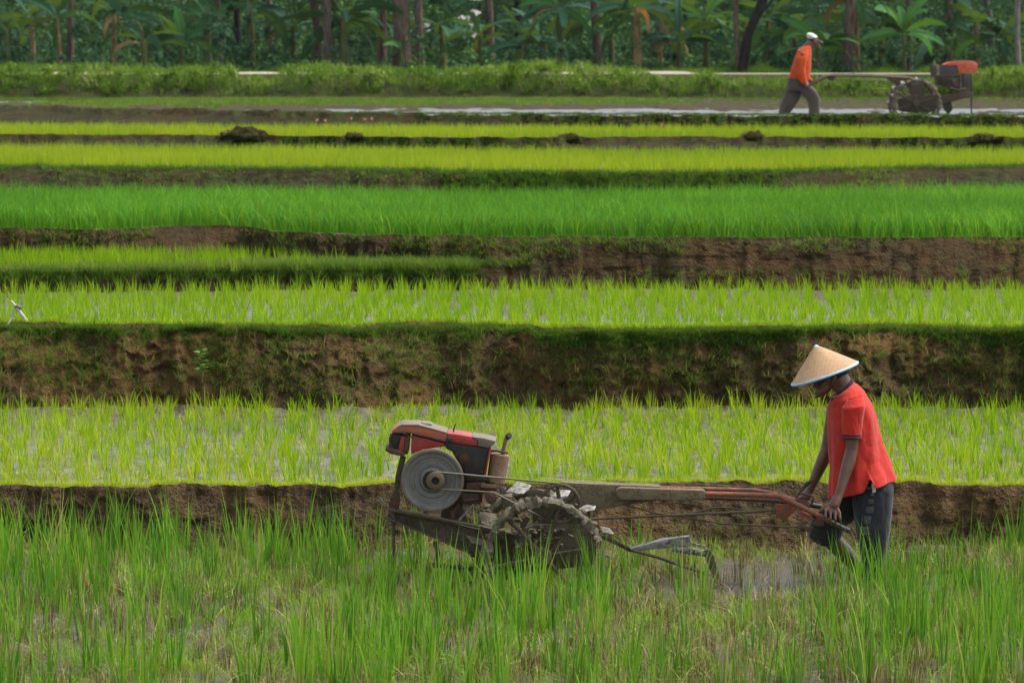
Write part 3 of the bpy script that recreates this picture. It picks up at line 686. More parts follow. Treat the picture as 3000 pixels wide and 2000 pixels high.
# --- shrubs and tall grass on the far bank (reads as one hedge)
tops = interp([(-400,182),(0,181),(150,190),(300,186),(560,190),(690,184),(705,222),(810,222),(830,196),(900,178),(1000,184),(1130,197),(1250,196),(1400,192),(1480,184),(1600,172),(1680,180),(1780,186),(1880,200),(1945,222),(2000,226),(2040,205),(2080,206),(2120,226),(2300,228),(2500,222),(2620,228),(2760,226),(2800,205),(2880,200),(3000,190),(3400,188)])
def hedge_pts(n, lo, hi, dlo, dhi, tfun, zlo):
    pe = RNG.uniform(lo, hi, n); de = RNG.uniform(dlo, dhi, n); zt = H + (200 - tfun(pe + 0)) / F * de
    zt = zt + 0.10 * fbm(pe / 35.0, de, 3, 3)
    z = zlo + (zt - zlo) * RNG.random(n) ** 0.8; return Xof(pe, de), de, z, pe
# lobes: leafy shrub masses
xb, yb, zb, pb = hedge_pts(760, -200, 3200, 99.4, 101.0, tops, z7 + 0.05)
cen = np.stack([xb, yb, np.minimum(zb, zb) - 0.08], -1); rad = RNG.uniform(0.1, 0.24, len(xb))
c, s_, n_, t_ = blob_leaves(cen, rad, [95] * len(xb), 0.062, 0.85, 0.5)
pyc = 200 - (c[:, 2] - H) / c[:, 1] * F; pxc = c[:, 0] / c[:, 1] * F + 1500
k = (pyc > tops(pxc) - 6) & (c[:, 2] > z7)
t_ = np.clip(t_ + 0.5 * fbm(pxc / 80., pyc / 30., 5, 4) , 0, 1)
me = leaves('shrub', c[k], s_[k], n_[k], t_[k], 0.6)
tag(link('shrubbery', me, M['shrub_leaf']), 'long band of bright green shrubs and weeds along the far field edge', 'shrubbery', None, 'stuff')
xg, yg, zg, pg = hedge_pts(15000, -200, 3200, 99.2, 101.5, tops, z7)
e = clumps(xg, yg, zg - 0.12, RNG.uniform(2, 4, len(xg)), RNG.uniform(0.12, 0.3, len(xg)), 0.4, 0.06, 0.022, 0.45, np.clip(0.5 + 0.3 * fbm(pg / 90., zg * 3, 6, 3) + 0.15 * (zg > zg.mean()), 0, 1))
nn = 6000; pe = RNG.uniform(-200, 3200, nn); de = RNG.uniform(97.6, 99.4, nn); xe = Xof(pe, de)
e2 = clumps(xe, de, z7 + 0 * de, RNG.uniform(3, 6, nn), RNG.uniform(0.05, 0.16, nn), 0.4, 0.06, 0.02, 0.5, RNG.uniform(0.2, 0.7, nn))
emit('grass', [e, e2], M['shrub_leaf'], 'feathery grass growing through the far hedge of shrubs', 'grass', 2, 0.1)
# verge beyond the road
nn = 22000; pe = RNG.uniform(-200, 3200, nn); de = RNG.uniform(105, 111, nn); xe = Xof(pe, de)
a_, b_ = ROWN['verge']
e2 = clumps(xe, de, gz(a_, b_, xe, de), RNG.uniform(3, 5, nn), RNG.uniform(0.1, 0.28, nn) * (0.7 + 0.6 * vn(pe / 70., 2, 2)), 0.4, 0.08, 0.024, 0.5, np.clip(0.45 + 0.35 * fbm(pe / 120., de / 3., 7, 3), 0, 1))
emit('grass', [e2], M['shrub_leaf'], 'rough green grass verge between the pale road and the banana trees', 'grass', 2, 0.1)

# --- tree trunks one can tell apart, each with its own crown
def tree(label, pts, r0, r1, bark, crown=(3.2, 1.4), D=112, py0=200, cat='tree', n=7, forks=(), twig=0):
    """pts: pixel centreline from base to the top of the photo, continued upward"""
    base = Q(pts[0][0], py0, D); base.z = 3.12
    t = empty('tree', base, label, cat, 'trees at the edge of the grove')
    P = [base.copy()] + [Q(px_, py_, D) for px_, py_ in pts[1:]]
    d = (P[-1] - P[0]).normalized(); top = P[-1] + Vector((d.x * 1.2, random.uniform(-.2, .2), crown[0] - 1.8)); P.append(P[-1].lerp(top, 0.5)); P.append(top)
    m = len(P); rr = [r0 * 1.25] + [r0 + (r1 - r0) * i / (m - 1) for i in range(1, m)]
    pm = PM().tube(P, rr, 10)
    for (q0, q1, q2, ra) in forks: pm.tube([Q(*q0, D), Q(*q1, D), Q(*q2, D)], [ra, ra * 0.8, ra * 0.5], 7)
    limbs = []
    for k in range(5):
        a = k * 2 * PI / 5 + random.random(); f = top.lerp(P[-2], random.random() * 0.8)
        e_ = f + Vector((math.cos(a), math.sin(a), random.uniform(0.3, 0.9))) * crown[1] * 0.75; limbs.append(e_)
        pm.tube([f, f.lerp(e_, 0.5) + Vector((0, 0, 0.08)), e_], [r1 * 0.6, r1 * 0.4, r1 * 0.15], 6)
    pm.build('trunk', bark, t, True, 0, 0.02, 3)
    cc = [list(l) for l in limbs] + [[top.x + random.gauss(0, .5) * crown[1], top.y + random.gauss(0, .5) * crown[1], top.z + random.uniform(-.2, .8)] for _ in range(n)]
    c, s_, n_, t_ = blob_leaves(cc, [crown[1] * random.uniform(0.35, 0.6) for _ in cc], [170] * len(cc), 0.17)
    link('crown', leaves('crown', c, s_, n_, t_), M['tree_leaf'], t); return t
T = tree
T('slim greyish trunk standing near the left edge of the grove', [(206,200),(208,90),(207,0)], 0.1, 0.07, M['bark_brown'], (3.4, 1.1), 110)
T('thin pole-like trunk right of the leftmost banana plant', [(650,200),(642,90),(640,0)], 0.06, 0.05, M['bark_brown'], (3.0, 1.0), 112)
T('short dark trunk hidden below by leaves in the left grove', [(700,200),(697,100),(692,0)], 0.1, 0.09, M['bark_dark'], (3.4, 1.3), 113)
T('pale grey trunk left of the paired brown trunks', [(800,200),(794,90),(788,0)], 0.09, 0.08, M['bark_pale'], (3.2, 1.0), 115)
T('brown trunk, left one of the close pair left of centre', [(932,200),(930,90),(918,0)], 0.12, 0.1, M['bark_brown'], (3.5, 1.2), 109)
T('brown trunk, right one of the close pair left of centre', [(966,200),(960,90),(954,0)], 0.13, 0.11, M['bark_brown'], (3.3, 1.1), 108)
T('narrow trunk just left of the widest trunk', [(1122,200),(1124,90),(1122,0)], 0.09, 0.08, M['bark_brown'], (3.2, 1.0), 111)
T('widest brown trunk of the grove, left of the bright gaps', [(1182,200),(1178,90),(1172,0)], 0.24, 0.2, M['bark_brown'], (4.0, 1.5), 108)
T('reddish brown trunk standing directly right of the widest trunk', [(1232,200),(1228,90),(1226,0)], 0.11, 0.1, M['bark_brown'], (3.4, 1.2), 108)
T('dark brown trunk behind the central banana plant', [(1440,200),(1436,90),(1432,0)], 0.12, 0.1, M['bark_brown'], (3.6, 1.2), 114)
T('dim trunk over the middle of the hedge, top part only clear', [(1524,200),(1520,90),(1516,0)], 0.12, 0.1, M['bark_dark'], (3.6, 1.2), 116)
T('tall brown trunk right of centre behind the hedge crest', [(1752,200),(1748,90),(1742,0)], 0.13, 0.12, M['bark_brown'], (3.5, 1.3), 109)
T('slim light brown trunk leaning against the dark forked tree', [(2166,203),(2158,110),(2154,0)], 0.07, 0.06, M['bark_brown'], (3.2, 1.0), 107)
T('black leaning trunk left of the orange shirted ploughman', [(2172,203),(2192,100),(2236,0)], 0.13, 0.1, M['bark_dark'], (3.4, 1.4), 107, 203, 'tree', 7, [((2192,110),(2230,40),(2290,-30),0.05)])
T('stout brown trunk right of the orange shirted ploughman', [(2488,190),(2488,90),(2494,0)], 0.14, 0.13, M['bark_brown'], (3.6, 1.3), 107)
T('brown trunk above the handlebars of the far tractor', [(2664,190),(2668,80),(2662,0)], 0.08, 0.07, M['bark_brown'], (3.2, 1.1), 109)
T('pinkish brown trunk above the far tractor engine', [(2776,190),(2778,90),(2780,0)], 0.1, 0.08, M['bark_brown'], (3.2, 1.1), 110)
T('pale grey trunk showing only near the top right', [(2908,190),(2902,60),(2890,0)], 0.1, 0.09, M['bark_pale'], (3.4, 1.1), 117)
T('slender pale trunk at the right edge of the grove', [(2982,165),(2980,90),(2982,0)], 0.075, 0.07, M['bark_pale'], (3.2, 1.0), 106)

# --- banana plants
def banana_leaf(base, az, el, L, W, droop, tint, parent, mat, twist=0.0, torn=True, label=None):
    nl, nw = 18, 4; V = []; Fc = []; T_ = []
    d = Vector((math.cos(az), math.sin(az), 0)); p = Vector(base); e = el; side = Vector((-math.sin(az), math.cos(az), 0))
    pts = []
    for i in range(nl + 1):
        pts.append((p.copy(), e)); p = p + (d * math.cos(e) + Vector((0, 0, math.sin(e)))) * (L / nl); e -= droop / nl * (0.5 + 1.0 * i / nl)
    for i, (p, e) in enumerate(pts):
        t = i / nl; wv = 0.0 if t < 0.12 else W * math.sin(PI * min(1, ((t - 0.12) / 0.88)) ** 0.8) ** 0.6 * 0.5 + 0.012
        wv = max(wv, 0.012); up_ = (Vector((0, 0, 1)) * math.cos(e) - d * math.sin(e))
        for j in range(-nw, nw + 1):
            f = j / nw; jag = 1.0
            if torn and abs(j) >= nw - 1: jag = 1 - (0.4 if abs(j) == nw else 0.12) * random.random() 
            sd = side * math.cos(twist) + up_ * math.sin(twist); un = up_ * math.cos(twist) - side * math.sin(twist)
            V.append(p + sd * f * wv * jag + un * (abs(f) ** 1.0 * wv * 0.35 - 0.25 * wv * f * f)); T_.append(min(1, max(0, tint + (0.12 if j == 0 else 0) + random.gauss(0, 0.03))))
    c = 2 * nw + 1
    for i in range(nl):
        for j in range(c - 1):
            if torn and ((j in (0, c - 2) and random.random() < 0.4) or (j in (1, c - 3) and random.random() < 0.12)): continue
            Fc.append((i * c + j, i * c + j + 1, (i + 1) * c + j + 1, (i + 1) * c + j))
    me = npmesh('leaf', [tuple(v) for v in V], Fc, None, {'tint': T_}, True)
    o = link('leaf', me, mat, parent)
    if label: o['label'] = label
    return o
def banana(px_, D, hs, L, nleaf, label, tint=0.45, stem='g', el0=1.15, r=0.085, az0=0.0, dead=0, py0=205, lw=0.4):
    base = Q(px_, py0, D); base.z = 3.1
    t = empty('banana_plant', base, label, 'banana plant', 'banana plants along the grove')
    top = base + Vector((random.uniform(-.08, .08), 0, hs))
    PM().tube([base, base.lerp(top, 0.5) + Vector((0.02, 0, 0)), top], [r * 1.2, r, r * 0.6], 10).build('stem', M['banana_stem_g' if stem == 'g' else 'banana_stem'], t, True, 0, 0.006, 8)
    nleaf = nleaf + 3 if nleaf > 1 else nleaf
    for i in range(nleaf):
        a = az0 + i * 2.4 + random.uniform(-.3, .3); f = i / max(1, nleaf - 1)
        a = a if abs(math.sin(a)) < 0.8 else a + 0.6
        banana_leaf(top - Vector((0, 0, 0.06 * i / nleaf)), a, el0 - f * 0.9 + random.uniform(-.7, .3), L * random.uniform(0.7, 1.1), lw * random.uniform(0.6, 1.0), random.uniform(0.4, 1.6) + f * 0.5, min(1, max(0, tint + random.uniform(-.15, .15))), t, M['banana_leaf'], random.uniform(-1.3, 1.3))
    for i in range(dead):
        banana_leaf(top - Vector((0, 0, 0.1)), random.uniform(0, 6.3), 0.2, L * 0.7, 0.16, 2.4, random.random(), t, M['dead_leaf'], random.uniform(-1, 1), True, 'dry brown hanging leaf')
    return t
B = banana
B(20, 109, 1.2, 1.7, 7, 'dark banana plant at the far left edge of the photo', 0.3)
B(176, 109, 1.5, 1.7, 7, 'banana plant with a thin orange brown stem beside the leftmost slim trunk', 0.35, 'b', 1.1, 0.06, 0.6, 2)
B(420, 108, 0.9, 1.8, 8, 'dark spreading banana plant with one orange dying leaf tip', 0.22, 'g', 0.9, 0.08, 0.2, 1)
B(525, 108.5, 0.75, 1.5, 8, 'mid green banana plant with upright pale new leaves left of centre', 0.62, 'g', 1.35, 0.07)
B(740, 110, 1.9, 1.6, 6, 'banana plant behind the pale gap in the hedge', 0.45)
B(1010, 108, 1.5, 2.0, 7, 'tall dark banana plant with long drooping leaves beside the paired trunks', 0.2, 'g', 1.0, 0.1, 2.6)
B(1170, 107.5, 0.65, 0.8, 5, 'small young banana plant in front of the widest trunk', 0.75, 'g', 1.0, 0.05, 0.2, 0, 205, 0.2)
B(1300, 109, 1.3, 1.5, 7, 'blue green banana plant below the bright gaps in the grove', 0.3, 'g', 1.0)
B(1525, 108, 0.75, 1.5, 9, 'wide star shaped banana plant over the centre of the hedge', 0.42, 'g', 1.1, 0.07, 0.1)
B(1640, 109, 1.8, 1.6, 7, 'banana plant with a bright green hanging leaf right of centre', 0.6, 'g', 0.8, 0.08, 1.0, 1)
B(1790, 110, 1.3, 1.7, 7, 'shadowy banana plant behind the tall brown trunk right of centre', 0.25)
B(1868, 107.5, 1.75, 1.7, 8, 'banana plant with a thick tan stem left of the dark leaning trunk', 0.35, 'b', 0.9, 0.11, 0.4, 2)
B(1990, 108.5, 0.9, 1.6, 8, 'dark low banana plant between the tan stem and the leaning trunk', 0.22, 'g', 1.0, 0.09, 1.0, 2)
B(2070, 109.5, 1.5, 1.4, 7, 'banana plant with a lime green young leaf near the leaning trunk', 0.7, 'g', 1.2, 0.08, 2.0)
B(2330, 109, 1.1, 1.7, 7, 'green banana plant behind the orange shirted ploughman', 0.5, 'g', 0.9, 0.09, 0.0)
B(2400, 107, 0.75, 1.6, 8, 'bright banana plant fanning out over the white capped head', 0.72, 'g', 1.2, 0.07, 0.3)
B(2510, 107.2, 2.0, 1.7, 7, 'banana plant with a yellow stem touching the stout brown trunk', 0.5, 'b', 0.8, 0.07, 1.4, 2)
B(2650, 107, 1.05, 1.5, 8, 'light green banana plant with a thin pale stem above the far handlebars', 0.8, 'g', 1.25, 0.05, 0.1)
B(2745, 110, 1.0, 1.5, 7, 'dark banana plant left of the paddle shaped young leaf', 0.28, 'g', 0.9)
pl = B(2802, 106.5, 0.32, 1.0, 1, 'young banana shoot with a single upright paddle shaped leaf', 0.8, 'g', 1.55, 0.035, 0.0, 0, 205, 0.42)
B(2930, 110, 1.0, 1.5, 8, 'banana plant among the dark foliage at the right edge', 0.35)
random.seed(21)
for px_, D_q, hs_, L_, tn_, lb in ((95,112,1.5,1.6,0.3,'second banana plant from the left edge, half hidden in shadow'),(330,111,1.6,1.7,0.3,'banana plant arching over the dying orange leaf tip'),(610,111,1.4,1.5,0.45,'banana plant just left of the thin pole-like trunk'),(860,111,1.3,1.6,0.3,'dark banana plant between the pale grey trunk and the brown pair'),(1110,112,1.6,1.6,0.5,'banana plant tucked behind the narrow trunk left of the widest one'),(1400,111,1.1,1.7,0.25,'dark banana plant directly below the bright sky gaps'),(1590,111,1.0,1.4,0.35,'banana plant between the star shaped one and the bright hanging leaf'),(1930,111,1.5,1.6,0.3,'banana plant just right of the thick tan stem'),(2250,110,1.5,1.6,0.4,'banana plant with leaves crossing the black leaning trunk'),(2580,110,1.3,1.6,0.35,'banana plant right of the stout brown trunk'),(2860,110,1.5,1.5,0.3,'banana plant right of the paddle shaped leaf')):
    B(px_, D_q, hs_, L_, 6, lb, tn_, 'g' if hs_ < 1.5 else 'b', 1.0, 0.085, random.random() * 6, random.choice((0, 1, 2)))
# the wood behind, one mass with bright gaps left open
nb = 2300; D0 = RNG.uniform(114, 135, nb); p0 = RNG.uniform(-350, 3350, nb); z0 = 3.0 + RNG.random(nb) ** 1.1 * 3.6
cen = np.stack([Xof(p0, D0), D0, z0], -1)
c, s_, n_, t_ = blob_leaves(cen, RNG.uniform(0.35, 0.8, nb), [120] * nb, 0.14, 0.8, 0.3)
pyc = 200 - (c[:, 2] - H) / c[:, 1] * F; pxc = c[:, 0] / c[:, 1] * F + 1500
gap = np.zeros(len(c), bool)
GAPS = ((1260,43,15,13),(1253,82,13,14),(1388,38,24,10),(1352,53,14,8),(1380,74,11,9),(1392,104,12,10),(1400,-4,34,8))
for gx_, gy_, rx_, ry_ in GAPS:
    gap |= ((pxc - gx_) / rx_) ** 2 + ((pyc - gy_) / ry_) ** 2 < 1.0
t_ = np.clip(t_ + 0.3 * fbm(pxc / 150., pyc / 60., 12, 3), 0, 1)
k = ~gap
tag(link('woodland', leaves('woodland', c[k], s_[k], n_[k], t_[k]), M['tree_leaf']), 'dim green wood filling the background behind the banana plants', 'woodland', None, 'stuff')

# dense dark backing far behind, and low dark undergrowth between the stems
nb = 900; D0 = RNG.uniform(138, 150, nb); p0 = RNG.uniform(-500, 3500, nb); z0 = 3.0 + RNG.random(nb) * 6.0
cen = np.stack([Xof(p0, D0), D0, z0], -1); c, s_, n_, t_ = blob_leaves(cen, RNG.uniform(0.7, 1.3, nb), [90] * nb, 0.42, 0.9, 0.1)
pyc = 200 - (c[:, 2] - H) / c[:, 1] * F; pxc = c[:, 0] / c[:, 1] * F + 1500; gap = np.zeros(len(c), bool)
for gx_, gy_, rx_, ry_ in GAPS: gap |= ((pxc - gx_) / (rx_ + 8)) ** 2 + ((pyc - gy_) / (ry_ + 8)) ** 2 < 1.0
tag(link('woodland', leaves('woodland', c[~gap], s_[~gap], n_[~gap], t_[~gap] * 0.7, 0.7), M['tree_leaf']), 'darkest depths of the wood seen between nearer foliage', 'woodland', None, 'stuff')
nb = 520; D0 = RNG.uniform(109.5, 113, nb); p0 = RNG.uniform(-300, 3300, nb); z0 = 3.1 + np.abs(RNG.normal(0, 0.5, nb)) * (0.6 + 0.7 * fbm(p0 / 160., 3, 3, 2))
cen = np.stack([Xof(p0, D0), D0, z0], -1); c, s_, n_, t_ = blob_leaves(cen, RNG.uniform(0.2, 0.45, nb), [90] * nb, 0.13, 0.85, 0.3)
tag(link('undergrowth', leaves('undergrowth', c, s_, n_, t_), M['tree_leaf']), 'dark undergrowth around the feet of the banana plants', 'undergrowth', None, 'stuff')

nb = 300; D0 = RNG.uniform(106.3, 110, nb); p0 = RNG.uniform(-300, 3300, nb); z0 = 3.15 + RNG.random(nb) ** 1.6 * 1.9 * (0.55 + 0.6 * vn(p0 / 130., 8, 3))
cen = np.stack([Xof(p0, D0), D0, z0], -1); c, s_, n_, t_ = blob_leaves(cen, RNG.uniform(0.1, 0.28, nb), [60] * nb, 0.13, 1.1, 0.2)
t_ = np.clip(t_ + 0.5 * fbm(c[:, 0] / 4, c[:, 2], 3, 3), 0, 1)
tag(link('undergrowth', leaves('undergrowth', c, s_, n_, t_, 0.35), M['tree_leaf']), 'tangled saplings and creepers in front of the banana plants', 'undergrowth', None, 'stuff')
# --- small things on the bunds
def heap(px_, py_, D, w_, h_, label, name='soil_heap', cat='soil heap'):
    base = Q(px_, py_, D); bm = bmesh.new(); bmesh.ops.create_icosphere(bm, subdivisions=4, radius=1)
    for v in bm.verts:
        n = v.co.copy(); f = 1 + 0.35 * mnoise.noise(n * 2.2 + base) + 0.18 * mnoise.noise(n * 6 + base)
        f *= 1 + 0.5 * mnoise.noise(Vector((n.x * 3, n.y * 3, 7)) + base * 3); v.co = Vector((n.x * w_ / 2 * f, n.y * w_ / 2.6 * f, max(n.z, -0.2) * h_ * 0.72 * f * (1 + 0.5 * n.x * math.sin(base.x * 9)))) + base
    me = bpy.data.meshes.new(name); bm.to_mesh(me); bm.free()
    o = link(name, me, M['bank4'], None, True); tag(o, label, cat, 'heaps of soil and dry weeds on the bund')
    nn = 220; a = RNG.uniform(0, 2 * PI, nn); r = RNG.random(nn) ** 0.5
    cx = base.x + np.cos(a) * r * w_ / 2; cy = base.y + np.sin(a) * r * w_ / 2.6; cz = base.z + 0.6 * h_ * np.sqrt(1 - r * r * 0.9) * 0.95
    e = clumps(cx, cy, cz, RNG.uniform(2, 4, nn), RNG.uniform(0.04, 0.1, nn), 0.4, 0.02, 0.01, 1.2, RNG.uniform(0, 0.6, nn))
    link('dry_weeds', blades('dry_weeds', *e[:6], 2, 0, face=e[6]), M['straw'], None)
    w2 = bpy.data.objects[-1] if False else None
    return o
def heap2(*a, **k):
    before = set(COL.objects); o = heap(*a, **k)
    for x_ in set(COL.objects) - before:
        if x_ is not o: x_.parent = o
    return o
DT5 = lambda p: float(np.interp(p, PXA, t5))
heap2(712, 404, DT5(712), 0.62, 0.2, 'largest brown heap of soil and dry weeds, on the far bund at left')
heap2(668, 404, DT5(668), 0.22, 0.12, 'small brown clod heap touching the largest heap on its left')
heap2(1038, 406, DT5(1038), 0.26, 0.1, 'small dark soil heap on the far bund right of the largest heap')
heap2(1664, 412, DT5(1664), 0.36, 0.11, 'low flat soil heap on the far bund, in the middle of the photo')
heap2(2204, 407, DT5(2204), 0.3, 0.14, 'tufted soil heap on the far bund below the orange shirted man')
heap2(2880, 413, DT5(2880), 0.38, 0.14, 'crumbly soil heap on the far bund below the far tractor')
M['pink'] = plain('snail_egg_pink', (0.62, 0.2, 0.17), 0.6)
i6 = (ROWN['b6'][0] + ROWN['b6'][1]) // 2
EGGS = ['leftmost of the five pink egg clusters left of the photo centre','second from the left of the five clustered pink egg spots','middle one of the five pink egg spots left of centre','fourth from the left of the five pink egg spots, nearly touching the fifth','rightmost of the five pink egg spots left of centre','pink egg cluster low on the far bund at the photo centre','pink egg cluster low on the far bund, right of the photo centre','pink egg cluster high on the bund, left of the far ploughman','pink egg cluster low on the bund, above the fourth soil heap','pink egg cluster right of the far ploughman, under the handlebars','pink egg cluster low on the bund, left below the far tractor wheel','pink egg cluster lowest on the bund under the far wheel','rightmost pink egg cluster, under the far tractor engine']
for ei, (px_, py_) in enumerate(((930,352),(955,354),(1028,348),(1070,350),(1092,350),(1545,372),(1940,367),(2070,350),(2197,371),(2435,352),(2587,370),(2697,373),(2765,370))):
    ci = int(np.argmin(abs(PXA - px_))); rws = range(ROWN['b6'][0], ROWN['b6'][1])
    pys = [200 - (GZ[r, ci] - H) / GY[r, ci] * F for r in rws]; r = list(rws)[int(np.argmin([abs(v - py_) for v in pys]))]
    b = Vector(GRID[r, ci]); b.y -= 0.02
    bm = bmesh.new()
    for q in range(14):
        mt = Matrix.Translation(b + Vector((random.gauss(0, .008), random.uniform(-.008, .008), random.gauss(0, .016)))); bmesh.ops.create_icosphere(bm, subdivisions=1, radius=0.011, matrix=mt)
    me = bpy.data.meshes.new('egg_cluster'); bm.to_mesh(me); bm.free()
    tag(link('egg_cluster', me, M['pink'], None, True), EGGS[ei], 'egg cluster', 'pink egg clusters on the farthest bund')
# leaning white stakes at the left
Ds = float(np.interp(76, PXA, t2)) + 0.12
M['white_stick'] = plain('weathered_white_plastic', (0.42, 0.41, 0.4), 0.5, 0, 0.2, 12)
M['film'] = plain('grey_green_film', (0.16, 0.2, 0.14), 0.4, 0, 0.2, 10)
st = empty('field_marker', Q(76, 940, Ds), 'white leaning stake with a pale drooping plastic strip at the left edge', 'marker')
PM().tube([Q(31, 881, Ds), Q(47, 898, Ds), Q(78, 941, Ds)], [0.009, 0.012, 0.016], 8).build('stake', M['white_stick'], st, True, 0, 0.002, 30)
a0, a1, a2 = Q(45, 901, Ds - .01), Q(34, 930, Ds - .04), Q(14, 966, Ds - .2)
wv = Vector((0.012, 0, 0.004)); Vv = []
for p_ in (a0, a0.lerp(a1, .5), a1, a1.lerp(a2, .5), a2):
    Vv += [p_ - wv, p_ + wv, p_ + wv + Vector((0, 0.003, 0)), p_ - wv + Vector((0, 0.003, 0))]
Ff = []
for i in range(4):
    for k in range(4): Ff.append((i * 4 + k, i * 4 + (k + 1) % 4, i * 4 + 4 + (k + 1) % 4, i * 4 + 4 + k))
PM().add(Vv, Ff).build('plastic_strip', M['film'], st, True)
PM().tube([Q(45, 896, Ds), Q(62, 903, Ds)], 0.016, 6).build('knot', plain('dark_tie', (0.1, 0.09, 0.09)), st)
st2 = PM().tube([Q(132, 953, Ds), Q(131, 934, Ds)], [0.012, 0.016], 7).build('peg', plain('dark_wood_peg', (0.06, 0.045, 0.035)), None, True, 0, 0.003, 30)
tag(st2, 'small dark wooden peg at the paddy edge right of the white stake', 'peg')
# broad leaved weed on the tall bank
r0 = ROWN['b2'][0]; ci = int(np.argmin(abs(PXA - 590)))
rr_ = [r for r in range(*ROWN['b2'])]; pys = [200 - (GZ[r, ci] - H) / GY[r, ci] * F for r in rr_]; r = rr_[int(np.argmin([abs(v - 1105) for v in pys]))]
b = Vector(GRID[r, ci]); wp = empty('weed_plant', b, 'pale broad leaved weed growing from the tall brown bank at left', 'weed')
pts = [b, b + Vector((0.0, -0.07, 0.05)), b + Vector((0.005, -0.09, 0.13)), b + Vector((-0.01, -0.09, 0.235))]
PM().tube(pts, [0.004, 0.004, 0.003, 0.002], 6).build('stem', M['banana_stem_g'], wp)
for i in range(11):
    f = i / 10; p_ = pts[1].lerp(pts[3], f); a = i * 2.4
    banana_leaf(p_, a if abs(math.sin(a)) < .8 else a + .7, 0.5, 0.075 * (1.1 - 0.3 * f), 0.03, 0.8, 0.95, wp, M['banana_leaf'], random.uniform(-.3, .3), False)
# ================================================================= TRACTOR AND PEOPLE HELPERS
def ext(poly, D0, D1, bev=0.0, name='part', mat=None, parent=None, rough=0.0, rs_=25, smooth_=True, conv=None):
    """an outline at distance D0 given thickness back to D1 (parallel to the depth axis)"""
    P0 = [Q(*(conv(*p) if conv else p), D0) for p in poly]; n = len(P0); dv = Vector((0, D1 - D0, 0))
    P1 = [p + dv for p in P0]
    return P0 + P1, [tuple(range(n)), tuple(range(2 * n - 1, n - 1, -1))] + [(i, (i + 1) % n, n + (i + 1) % n, n + i) for i in range(n)]
def slab(name, poly, D0, D1, mat, parent, conv, bev=0.004, rough=0.0, label=None, sub=0):
    V_, F_ = ext(poly, D0, D1, conv=conv)
    o = PM().add(V_, F_).build(name, mat, parent, True, bev, rough, 25, sub)
    if label: o['label'] = label
    return o
def lathe_y(c, prof, n=48):
    """surface of revolution round the depth axis; prof = [(radius, y offset)]"""
    V_ = []; F_ = []
    for (r, y) in prof:
        for k in range(n):
            a = 2 * PI * k / n; V_.append(Vector((c.x + r * math.cos(a), c.y + y, c.z + r * math.sin(a))))
    for i in range(len(prof) - 1):
        for k in range(n):
            F_.append((i * n + k, i * n + (k + 1) % n, (i + 1) * n + (k + 1) % n, (i + 1) * n + k))
    return V_, F_
def boxv(c, ax, ay, az):
    """box from centre and three half vectors"""
    V_ = [c + ax * i + ay * j + az * k for i in (-1, 1) for j in (-1, 1) for k in (-1, 1)]
    return V_, [(0, 1, 3, 2), (4, 6, 7, 5), (0, 4, 5, 1), (2, 3, 7, 6), (0, 2, 6, 4), (1, 5, 7, 3)]
MC = (0.1, 0.08, 0.05); MCD = (0.045, 0.036, 0.024)
M['paint_red'] = muddy('worn_red_paint', (0.36, 0.022, 0.02), (0.16, 0.045, 0.025), MC, 0.3, 0.4, 0, 1.0, 0.002)
M['paint_orange'] = muddy('faded_orange_hood', (0.42, 0.07, 0.022), (0.24, 0.11, 0.05), (0.16, 0.125, 0.085), 0.48, 0.5, 0, 1.0, 0.002)
M['hood_grey'] = muddy('bare_hood_metal', (0.15, 0.12, 0.085), (0.16, 0.09, 0.05), (0.18, 0.15, 0.11), 0.5)
M['engine_black'] = muddy('oily_black_metal', (0.022, 0.021, 0.019), (0.045, 0.033, 0.022), MCD, 0.35, 0.45, 0.2, 1.0)
M['rust'] = muddy('rusty_iron', (0.075, 0.035, 0.02), (0.12, 0.055, 0.028), MC, 0.4, 0.75, 0.2)
M['frame_mud'] = muddy('mud_coated_iron', (0.04, 0.03, 0.019), (0.07, 0.045, 0.025), (0.082, 0.063, 0.036), 0.75, 0.7, 0.0, 1.0, 0.005)
M['handle_red'] = muddy('chipped_red_tube', (0.3, 0.05, 0.018), (0.15, 0.07, 0.03), (0.12, 0.085, 0.048), 0.62, 0.45, 0.1)
M['beam_mud'] = muddy('brown_muddy_beam', (0.09, 0.066, 0.038), (0.14, 0.075, 0.035), (0.15, 0.115, 0.065), 0.7, 0.75, 0.0, 1.0, 0.005)
M['mud_cake'] = muddy('caked_mud', (0.115, 0.095, 0.058), (0.06, 0.048, 0.028), (0.15, 0.125, 0.08), 0.6, 0.55, 0.0, 1.0, 0.01)
M['lug_metal'] = muddy('wet_muddy_steel', (0.26, 0.25, 0.23), (0.15, 0.14, 0.12), (0.1, 0.088, 0.064), 0.5, 0.35, 0.3, 1.0, 0.006)
M['flywheel_steel'] = muddy('dull_grey_flywheel', (0.15, 0.142, 0.13), (0.125, 0.115, 0.1), (0.13, 0.1, 0.068), 0.3, 0.55, 0.25, 0.5, 0.001)
M['rim_rust'] = muddy('rust_ring', (0.12, 0.085, 0.052), (0.14, 0.095, 0.055), (0.14, 0.11, 0.075), 0.3, 0.6, 0.2)
M['muffler'] = muddy('heat_rusted_muffler', (0.22, 0.135, 0.08), (0.15, 0.075, 0.04), (0.28, 0.2, 0.13), 0.45, 0.7, 0.1)
M['black'] = plain('opening_black', (0.012, 0.012, 0.012), 0.8)  # flat black painted in for the darkness inside openings
M['belt'] = plain('rubber_belt', (0.09, 0.085, 0.05), 0.6, 0, 0.2)
M['wire'] = plain('dull_wire', (0.1, 0.085, 0.06), 0.6)
M['cap_metal'] = plain('pale_fuel_cap', (0.33, 0.31, 0.27), 0.4, 0.3)
